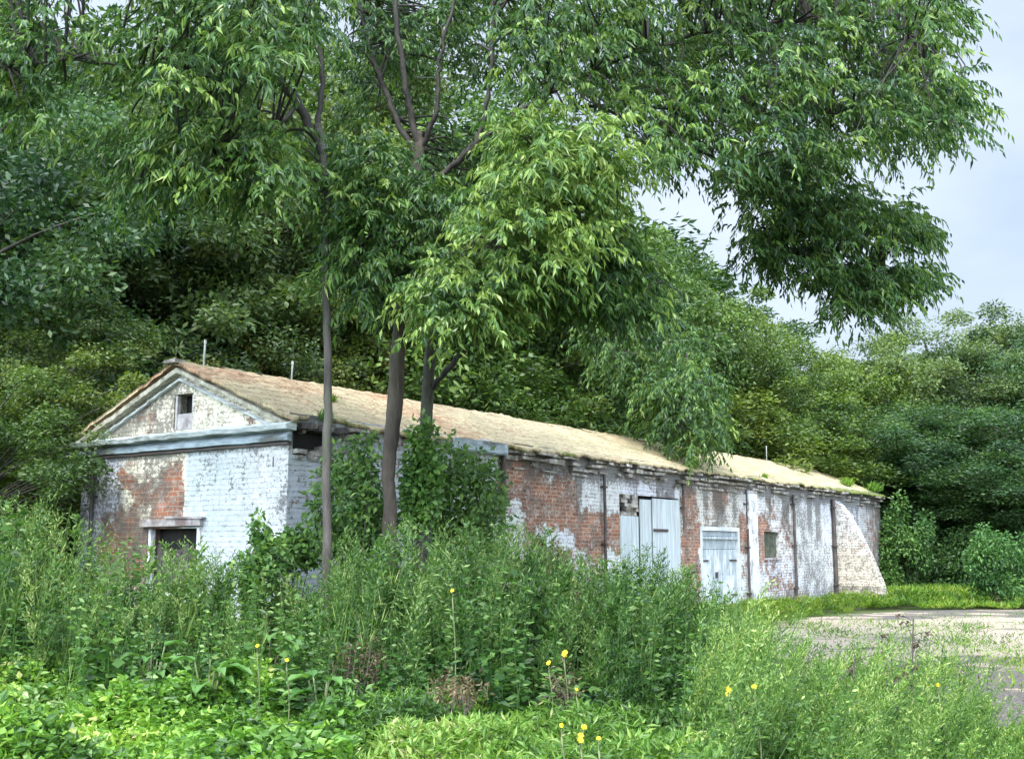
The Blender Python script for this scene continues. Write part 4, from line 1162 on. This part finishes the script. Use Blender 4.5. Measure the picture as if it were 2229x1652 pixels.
# weeds growing on the roof edges
def tuft(nm, label, p, h, n, tint, seed, mat='leafW'):
    rng = np.random.default_rng(seed)
    D = unit(np.stack([rng.normal(0, .35, n), rng.normal(0, .35, n), np.ones(n)], 1))
    P = np.stack([rng.normal(0, h * .22, n), rng.normal(0, h * .2, n), rng.uniform(-.02, h * .3, n)], 1)
    V, Q, R = leaf_geo(P, D, h * rng.uniform(.3, .8, n), .022 * rng.uniform(.6, 1.5, n) * (h / .3) ** .5, np.clip(rng.normal(.5, .2, n), 0, 1), rng)
    o = np_mesh(nm, V, Q, M[mat], None, attrs={'rnd': R}); o.location = p; o.color = (*tint, 1)
    tag(o, label, 'plant', 'weeds growing on the roof'); return o
for x_, y_, h_, lab, tn, u_w in [
    (655, 905, .22, 'green weeds on the broken roof corner beside the gable', (1, 1.1, .9), (0.6, -.05)),
    (1505, 1015, .32, 'weeds rooted in the eaves above the grey gate', (1.1, 1.2, .5), (12.2, -.05)),
    (1640, 1040, .20, 'yellowish weeds along the eaves above the small boarded window', (1.5, 1.4, .6), (16.5, 0)),
    (1855, 1050, .42, 'tall yellow green weeds on the far end of the roof', (1.6, 1.5, .5), (24.2, .4)),
    (1905, 1065, .50, 'green weeds spilling over the farthest roof corner', (1.2, 1.3, .5), (25.9, .1)),
    (655, 870, .20, 'mossy tuft halfway up the roof near the gable', (1.6, 1.4, .7), (1.9, 1.1))]:
    q = BW(u_w[0], u_w[1], 0); q[2] = 4.31 - (RISE / HALF) * (HALF - u_w[1])
    tuft('roof_weed', lab, q, h_, int(110 + 160 * h_), tn, int(x_ + y_))

# ------------------------------------------------------------------ weeds: feathery tall herbs in a thicket
def herb(rng, h, nodes=22, spread=.16, ll=.075, lw=.016, k=5):
    """one upright herb: stem leaning a little, divided leaves in whorls, thinner towards the tip"""
    lean = rng.normal(0, .10, 2)
    s = np.sort(rng.uniform(.12, 1, nodes))
    P0 = np.stack([lean[0] * h * s ** 1.6, lean[1] * h * s ** 1.6, h * s], 1)
    az = rng.uniform(0, 6.28, nodes)
    ax = np.stack([np.cos(az), np.sin(az), np.full(nodes, .95)], 1); ax = unit(ax + rng.normal(0, .2, ax.shape))
    size = (1.15 - .65 * s)
    P = []; D = []; L = []
    for j in range(k):
        f = (j + .3) / k
        P.append(P0 + ax * (spread * size * f)[:, None] * h ** .5)
        d = ax + rng.normal(0, .50, ax.shape) + [0, 0, .25]
        D.append(unit(d)); L.append(ll * size * rng.uniform(.7, 1.3, nodes))
    return np.concatenate(P), np.concatenate(D), np.concatenate(L)

HV = []
for q in range(14):
    rng = np.random.default_rng(500 + q)
    HV.append(herb(rng, 1.0, 52, rng.uniform(.10, .19), rng.uniform(.042, .068), .018, 7))

def nettle(rng):
    nodes = 13; s = np.linspace(.18, 1, nodes); lean = rng.normal(0, .08, 2)
    P0 = np.stack([lean[0] * s, lean[1] * s, s], 1); P = []; D = []; L = []
    for j in range(4):
        az = np.arange(nodes) * 1.57 + rng.uniform(0, 6.28) + (3.14 if j % 2 else 0) + (.8 if j > 1 else 0)
        ax = unit(np.stack([np.cos(az), np.sin(az), rng.normal(-.1, .25, nodes)], 1))
        P.append(P0 + ax * .015); D.append(ax); L.append(.11 * (1.15 - .7 * s) * rng.uniform(.7, 1.2, nodes))
    return np.concatenate(P), np.concatenate(D), np.concatenate(L)
NV = [nettle(np.random.default_rng(700 + q)) for q in range(8)]

def reed(rng):
    n = 34; s = rng.uniform(0, 1, n) ** .6; a = rng.uniform(0, 6.28, n)
    P = np.stack([.02 * np.cos(a), .02 * np.sin(a), s * .95], 1)
    head = s > .80
    D = unit(np.stack([np.cos(a) * .35, np.sin(a) * .35, np.ones(n)], 1)); L = np.where(head, .035, .16) * rng.uniform(.6, 1.2, n)
    return P, D, L
RV = [reed(np.random.default_rng(800 + q)) for q in range(8)]

def contour(x, pts):
    a = np.array(pts, float); return np.interp(x, a[:, 0], a[:, 1])

TOP = [(-200, 1090), (0, 1105), (80, 1120), (150, 1150), (230, 1185), (330, 1200), (430, 1210), (520, 1235), (600, 1265), (680, 1275), (740, 1230), (790, 1185), (900, 1165), (1000, 1155), (1090, 1180), (1130, 1165),
       (1200, 1205), (1260, 1235), (1310, 1235), (1360, 1205), (1420, 1235), (1470, 1270), (1540, 1310), (1600, 1355), (1700, 1395), (1850, 1400), (1960, 1405), (2030, 1445), (2090, 1500), (2160, 1560), (2300, 1560)]

def thicket(name, label, xr, n, Yf, Yb, seed, tint, lean=0.0, hollow=.36, *, pool=None, mat='leafW', lw=.25, hs=(.50, 1.08), top=TOP, hmin=.25, cut=None, stuffkind='weeds', leafscale=1.0):
    rng = np.random.default_rng(seed)
    parts = []; stems = Geo(); SV = []; SQ = []; sn = 0
    for q in range(n):
        x = rng.uniform(*xr)
        yf, yb = (Yf(x), Yb(x))
        Y = yf + (yb - yf) * rng.uniform() ** .9
        zt = atY(x, contour(x, top), Y)[2]
        cl = fbm(np.array([x / 75.]), np.array([Y * 1.4]), seed, 2)[0]
        if hollow and fbm(np.array([x / 60.]), np.array([Y * 1.1]), seed + 60, 2)[0] < hollow and Y < yf + .45 * (yb - yf): continue
        h = zt * rng.uniform(*hs) * (.70 + .30 * smooth(0, .35, (Y - yf) / (yb - yf + 1e-6))) * (.60 + .78 * cl) * (1 if cl > .36 else .7)
        h = min(max(h, hmin), zt * 1.06)
        p = atY(x, 1196, Y); p[2] = 0
        P, D, L = (pool or HV)[rng.integers(len(pool or HV))]
        a = rng.uniform(0, 6.28); ca, sa = math.cos(a), math.sin(a)
        R = np.array([[ca, -sa, 0], [sa, ca, 0], [0, 0, 1]])
        hr = h ** .6
        P2 = (P @ R.T) * np.array([hr, hr, h]); D2 = D @ R.T
        ln = lean * h + rng.normal(0, .10) * h; P2[:, 0] += ln * P[:, 2] ** 1.7; D2 = unit(D2 + [lean * .8, 0, 0])
        Ls = L * leafscale * (.75 + .35 * h)
        base = (cl - .5) * .9 + rng.normal(0, .15)
        broad = leafscale > .8 and rng.uniform() < .14
        rnd = np.clip(.45 + base + rng.normal(0, .24, len(P)) + .24 * (P[:, 2] - .5), 0, 1)
        parts.append(leaf_geo(P2 + p, D2, Ls * (1.35 if broad else 1), Ls * lw * (2.2 if broad else 1), np.clip(rnd - .12 * broad, 0, 1), rng, five=False))
        top_p = p + np.array([ln, 0, 0]) + (np.array([P[np.argmax(P[:, 2]), 0], P[np.argmax(P[:, 2]), 1], 1.0]) @ R.T) * np.array([hr, hr, h])
        w = .006
        SVq = np.array([p + [-w, 0, 0], p + [w, 0, 0], top_p + [w * .3, 0, 0], top_p + [-w * .3, 0, 0], p + [0, -w, 0], p + [0, w, 0], top_p + [0, w * .3, 0], top_p + [0, -w * .3, 0]])
        SV.append(SVq); SQ.append(np.array([[0, 1, 2, 3], [4, 5, 6, 7]]) + sn); sn += 8
    V, Q, R = merge(parts + [(np.concatenate(SV), np.concatenate(SQ), np.full(sn, .55))])
    o = np_mesh(name, V, Q, M[mat], None, attrs={'rnd': R}); o.color = (*tint, 1)
    tag(o, label, 'weeds', None, 'stuff')
    return o

def wallY(x):
    """depth of the walls along a column of the picture"""
    a = ((x - 1114.5) / F) / CP
    if x < 618:
        w = (C0[0] - a * C0[1]) / (UY + a * UX); return C0[1] + UX * min(w, 5)
    u = (a * C0[1] - C0[0]) / (UX - a * UY); return C0[1] + UY * min(u, 26)

thicket('tall_weeds', 'tall feathery weeds in front of the gable on the left', (-150, 700), 560, lambda x: 10.6 - .0008 * x, lambda x: min(wallY(x) - .4, 14.5), 31, (.76, .82, .60))
thicket('tall_weeds', 'tall feathery weeds in the middle below the thick trunk', (680, 1330), 520, lambda x: 9.6, lambda x: min(wallY(x) - .5, 13.2), 32, (.48, .60, .38), .06)
thicket('tall_weeds', 'dark dense weeds in front of the grey gate and the door', (1290, 1640), 290, lambda x: 9.0, lambda x: 13.5, 33, (.48, .62, .39), .12, top=TOP)
thicket('low_weeds', 'knee high feathery weeds spreading over the yard on the right', (1480, 2110), 600, lambda x: 5.9, lambda x: 10.5 - .0012 * (x - 1480), 34, (.92, .98, .62), .38, .33, hs=(.42, .98), hmin=.15, leafscale=.78)
thicket('low_weeds', 'sparse feathery weeds by the right edge', (2040, 2330), 70, lambda x: 6.0, lambda x: 10.0, 35, (1.1, 1.15, .65), .35, 0, hs=(.40, .9), hmin=.10, leafscale=.78)
thicket('nettles', 'dark broad leaved nettles standing among the feathery weeds on the left', (-150, 720), 430, lambda x: 10.0 - .0008 * x, lambda x: min(wallY(x) - .4, 13.5), 36, (.62, .78, .52), 0, .30, pool=NV, lw=.42, hs=(.40, .98))
thicket('nettles', 'dark broad leaved nettles standing among the feathery weeds in the middle', (640, 1640), 820, lambda x: 9.1, lambda x: 13.0, 37, (.46, .62, .40), 0, .30, pool=NV, lw=.42, hs=(.36, .96))
thicket('nettles', 'broad leaved weeds mixed into the low weeds on the right', (1440, 2080), 170, lambda x: 5.8, lambda x: 9.5, 38, (.75, .9, .55), .2, .30, pool=NV, lw=.38, hs=(.35, .85), hmin=.15, leafscale=.75)
thicket('grass_stalks', 'pale thin grass stalks with seed heads sticking out of the weeds', (-150, 2150), 130, lambda x: 7.0 + 2.5 * (x < 1450), lambda x: 12.0, 39, (1.1, 1.0, .75), .12, 0, pool=RV, lw=.045, hs=(.55, 1.13), hmin=.3)
# ------------------------------------------------------------------ bright ground cover in front, short grass by the far wall
def cover(name, label, n, sampler, L, W, tint, seed, mat='leafG', hfun=None, flat=.7, up=0.2, clump=0.0):
    rng = np.random.default_rng(seed)
    P = sampler(rng, n)
    hgt = hfun(P, rng)
    P[:, 2] = hgt
    D = unit(np.stack([rng.normal(0, 1, len(P)), rng.normal(0, 1, len(P)), rng.normal(up, .35, len(P))], 1))
    tone = fbm(P[:, 0] * 1.5, P[:, 1] * 1.5, seed + 3, 3)
    rnd = np.clip(.48 + (tone - .5) * 1.3 + rng.normal(0, .2, len(P)), 0, 1)
    V, Q, R = leaf_geo(P, D, L * rng.uniform(.55, 1.35, len(P)), W * rng.uniform(.7, 1.3, len(P)), rnd, rng, flat=flat)
    o = np_mesh(name, V, Q, M[mat], None, attrs={'rnd': R}); o.color = (*tint, 1)
    tag(o, label, 'ground cover', None, 'stuff'); return o

def frust(x0, x1, Y0, Y1, edge=None):
    def f(rng, n):
        x = rng.uniform(x0, x1, n); Y = np.sqrt(rng.uniform(Y0 ** 2, Y1 ** 2, n))
        if edge is not None:
            k = Y < edge(x); x, Y = x[k], Y[k]
        return np.stack([(x - 1114.5) / 2428 * Y, Y, 0 * Y], 1)
    return f
def mound(s, lo, hi, seed):
    def f(P, rng):
        m = fbm(P[:, 0] * s, P[:, 1] * s, seed, 3)
        top = lo + (hi - lo) * smooth(.25, .75, m)
        return top * rng.uniform(.35, 1, len(P)) ** .5
    return f
cover('ground_cover', 'bright green leafy ground cover filling the lower left', 62000, frust(-120, 780, 4.2, 11.6, lambda x: 11.3 - .0012 * x), 0.072, .046, (1.12, 1.12, .9), 41, hfun=mound(1.3, .20, .64, 51), flat=.35, up=.35)
cover('ground_cover', 'yellow green grasses and seedlings along the bottom centre', 44000, frust(700, 1560, 4.2, 10.2), .09, .022, (.95, .92, .9), 42, hfun=mound(1.6, .12, .48, 52), flat=.2, up=.8)
cover('ground_cover', 'low leaves among the weeds on the lower right', 26000, frust(1500, 2080, 4.2, 8.6), .075, .03, (.8, .85, .75), 43, hfun=mound(1.6, .05, .32, 53), flat=.3, up=.6)
# short grass strip between yard and wall
def strip(rng, n):
    u = rng.uniform(10, 34, n); w = -rng.uniform(.0, 1, n) ** 1.3 * (1.7 + 1.0 * np.clip(u - 20, 0, 5) / 5) * (.75 + .5 * vnoise(u * 1.7, 0 * u, 77)) 
    w = np.where(u > 26.3, w + 1.5, w)
    return np.stack([C0[0] + UX * u - UY * w, C0[1] + UY * u + UX * w, 0 * u], 1)
cover('grass', 'short yellow green grass along the foot of the far wall', 46000, strip, .15, .018, (.95, .85, .42), 44, hfun=mound(1.9, .02, .42, 54), flat=.1, up=1.4)
def strip2(rng, n):
    x = rng.uniform(1880, 2330, n); Y = rng.uniform(30.0, 36, n)
    return np.stack([(x - 1114.5) / 2428 * Y, Y, 0 * Y], 1)
cover('grass', 'yellow green grass beyond the yard in front of the shrubs', 26000, strip2, .2, .03, (.88, .85, .45), 45, hfun=mound(.7, .05, .45, 55), flat=.1, up=1.2)
# grass tussocks breaking through the yard
def tuss(rng, n):
    k = 90; cx = rng.uniform(1650, 2300, k); cy = rng.uniform(12, 27, k); r = rng.uniform(.1, .45, k)
    i = rng.integers(0, k, n)
    return np.stack([(cx[i] - 1114.5) / 2428 * cy[i] + rng.normal(0, 1, n) * r[i] * 1.6, cy[i] + rng.normal(0, 1, n) * r[i], 0 * cy[i]], 1)
cover('grass', 'scattered grass tussocks breaking through the concrete yard', 7000, tuss, .10, .016, (.85, .85, .5), 46, hfun=lambda P, rng: rng.uniform(0, .12, len(P)), flat=.1, up=1.3)
# undergrowth below the tall weeds
cover('undergrowth', 'shaded low leaves between the stems of the tall weeds', 22000, frust(-150, 1600, 9.5, 14.2, lambda x: np.where(x < 700, 14.2, 13.0)), .10, .05, (.8, .95, .8), 47, mat='leafW', hfun=mound(1.0, .08, .6, 56), flat=.4)

# ------------------------------------------------------------------ single plants that stand out
def burdock(label, x, y, Y, size, seed):
    rng = np.random.default_rng(seed)
    b = atY(x, y, Y)
    t = empty('burdock', (b[0], b[1], 0)); tag(t, label, 'plant', 'broad leaved plants at the edge of the weeds')
    ztop = b[2]
    for k in range(12):
        a = rng.uniform(0, 6.28) if k > 4 else -1.57 + (k - 2) * .7
        out = np.array([math.cos(a), math.sin(a), 0]); L = size * rng.uniform(.7, 1.1); W = L * .75
        zb = ztop * rng.uniform(.45, 1.0)
        base = out * .12 + [0, 0, zb]
        n = 7; V = []; 
        for i in range(n):
            s = i / (n - 1); wd = W * .5 * math.sin(math.pi * min(.97, s * .9 + .1)) ** .7 * (1 - .25 * s)
            side = np.array([-out[1], out[0], 0])
            c = base + out * L * s + np.array([0, 0, .22 * L * math.sin(s * 2.2) - .35 * L * s * s])
            for j, e in enumerate((-1, -.5, 0, .5, 1)):
                V.append(c + side * wd * e + np.array([0, 0, (.16 * abs(e) + .05 * math.sin(9 * s + e * 5 + k)) * W]))
        Q = [[i * 5 + j, i * 5 + j + 1, (i + 1) * 5 + j + 1, (i + 1) * 5 + j] for i in range(n - 1) for j in range(4)]
        lf = np_mesh('leaf', np.array(V), np.array(Q), M['leafW'], t, attrs={'rnd': np.full(len(V), rng.uniform(.4, .75))}, smooth=True); lf.color = (.95, 1.1, 1.0, 1)
        g = Geo(); g.tube(spline(np.array([[0, 0, 0], base * [.5, .5, .6], base]), 4), .008, 6); g.build('stalk', M['stem'], lf, True)
burdock('broad leaved burdock on the left at the foot of the tall weeds', 455, 1435, 9.8, .25, 1)
burdock('broad leaved burdock just right of the first, under the gable corner', 590, 1375, 10.5, .24, 2)
burdock('small broad leaved plant left of the other two, near a dark hollow', 330, 1400, 10.2, .22, 3)
burdock('broad leaved plant by the bright ground cover below the burdocks', 700, 1470, 9.3, .20, 4)

def flower(label, x, y, Y, heads, seed, r=.028):
    r = r * .62; heads = max(1, heads - 1)
    rng = np.random.default_rng(seed)
    b = atY(x, y, Y)
    t = empty('yellow_flower', (b[0], b[1], 0)); tag(t, label, 'flower', 'yellow flowers among the weeds')
    g = Geo(); HD = []
    top = np.array([0, 0, b[2]])
    g.tube(spline(np.array([[0, 0, 0], [.03, .01, b[2] * .5], top - [0, 0, .06]]), 5), .005, 6)
    for k in range(heads):
        c = top + np.array([rng.normal(0, .035), rng.normal(0, .03), rng.normal(0, .03)]) if k else top
        g.tube(np.array([top - [0, 0, .08], (top + c) / 2 - [0, 0, .03], c]), .0025, 4)
        HD.append(c)
    g.build('stem', M['stem'], t, True)
    n = 26
    s = rng.uniform(.3, .9, n); az = rng.uniform(0, 6.28, n)
    V, Q, R = leaf_geo(np.stack([0 * s, 0 * s, s * b[2]], 1), unit(np.stack([np.cos(az), np.sin(az), .3 + 0 * az], 1)), .09, .03, rng.uniform(.3, .8, n), rng)
    l = np_mesh('leaves', V, Q, M['leafW'], t, attrs={'rnd': R}); l.color = (1, 1, .8, 1)
    for c in HD:
        m = 14; th = np.linspace(0, 6.283, m, endpoint=False)
        nrm = unit(np.array([rng.normal(0, .3), -.8, .8]))
        e1 = unit(np.cross(nrm, [0, 0, 1.0])); e2 = np.cross(nrm, e1)
        Dp = unit(np.cos(th)[:, None] * e1 + np.sin(th)[:, None] * e2 + .25 * nrm)
        V, Q, R = leaf_geo(np.tile(c, (m, 1)), Dp, r, r * .5, np.full(m, .5), rng)
        np_mesh('flower_head', V, Q, M['petal'], t, attrs={'rnd': R})
FL = [(985, 1285, 9.4, 2, .035, 'small yellow flower high in the middle of the weeds'), (1195, 1442, 9.0, 2, .04, 'yellow flower left of the tallest yellow pair in the centre weeds'),
      (1228, 1425, 9.0, 3, .042, 'tallest yellow flower cluster by the dark hollow in the centre weeds'), (1586, 1500, 6.6, 3, .036, 'round yellow flower lower right of centre, the left one of two'),
      (1642, 1494, 6.7, 2, .032, 'yellow flower just right of the round one'), (560, 1405, 9.3, 2, .032, 'yellow flower beside the broad leaved burdocks'),
      (624, 1436, 9.0, 2, .032, 'yellow flower below and right of the one by the burdocks'), (1264, 1600, 5.6, 4, .03, 'large yellow flower cluster near the bottom edge'),
      (1303, 1606, 5.6, 2, .024, 'single yellow flower just right of the large cluster at the bottom'), (1222, 1578, 6.0, 1, .026, 'orange yellow flower just above the cluster at the bottom'),
      (2042, 1490, 7.2, 1, .03, 'small yellow flower by the bare yard on the right'), (1255, 1500, 8.4, 1, .026, 'tiny yellow flower under the tallest cluster')]
for q, (x, y, Y, hd, r, lab) in enumerate(FL): flower(lab, x, y, Y, hd, 900 + q, r)

sh('withered brown bush at the front of the weeds, left of centre', 785, 1440, 9.7, 60, 60, 650, L=.045, W=.014, mat='leafD', tint=(.75, .72, .6), seed=71, name='withered_bush', cat='bush', stems=14)
sh('withered brown clump low in the middle of the weeds', 1230, 1500, 9.3, 30, 60, 300, L=.045, W=.013, mat='leafD', tint=(1.2, 1.1, 1.0), seed=72, name='withered_bush', cat='bush', stems=14)
sh('dry brown stalks at the foot of the weeds between the two withered bushes', 990, 1500, 8.8, 70, 25, 500, L=.05, W=.014, mat='leafD', tint=(1.1, 1.05, .85), seed=73, name='withered_bush', cat='bush', stems=10)

def stalk(label, x, y, Y, n, seed, dx=0.0):
    rng = np.random.default_rng(seed); b = atY(x, y, Y)
    t = empty('dry_stalk', (b[0] - dx, b[1], 0)); tag(t, label, 'plant', 'dry stalks standing over the yard')
    g = Geo(); tip = np.array([dx, 0, b[2]])
    g.tube(spline(np.array([[0, 0, 0], [dx * .4, 0, b[2] * .55], tip]), 6), .005, 6)
    heads = []
    for k in range(n):
        s = rng.uniform(.5, 1); a = np.array([dx * s * s, 0, b[2] * s]); e = a + np.array([rng.normal(0, .06), rng.normal(0, .06), rng.uniform(.02, .1)])
        g.tube(np.array([a, (a + e) / 2 + [0, 0, .01], e]), .003, 4); heads.append(e)
    g.build('stem', M['twig'], t, True)
    H = np.repeat(np.array(heads), 9, 0) + rng.normal(0, .012, (n * 9, 3))
    V, Q, R = leaf_geo(H, rdir(n * 9, rng), .03, .018, rng.uniform(0, .5, n * 9), rng)
    np_mesh('seed_heads', V, Q, M['leafD'], t, attrs={'rnd': R})
stalk('dark dry stalk with seed heads standing highest against the pale yard', 1988, 1345, 8.0, 9, 1, .06)
stalk('dark dry stalk leaning left beside the highest one', 1935, 1390, 7.6, 8, 2, -.05)
stalk('short dry stalk at the left side of the pale yard', 1860, 1400, 7.8, 6, 3, .03)

# ------------------------------------------------------------------ overhead cable behind the limbs
a = atY(-200, 120, 20); b = atY(1500, 160, 21.5)
ts = np.linspace(0, 1, 20)[:, None]
g = Geo(); pts = a + (b - a) * ts; pts[:, 2] -= .25 * (1 - (2 * ts[:, 0] - 1) ** 2); g.tube(pts, .012, 6)
cb = g.build('overhead_cable', M['cable'], None, True)
tag(cb, 'thin dark overhead cable passing level behind the forking limbs', 'cable')
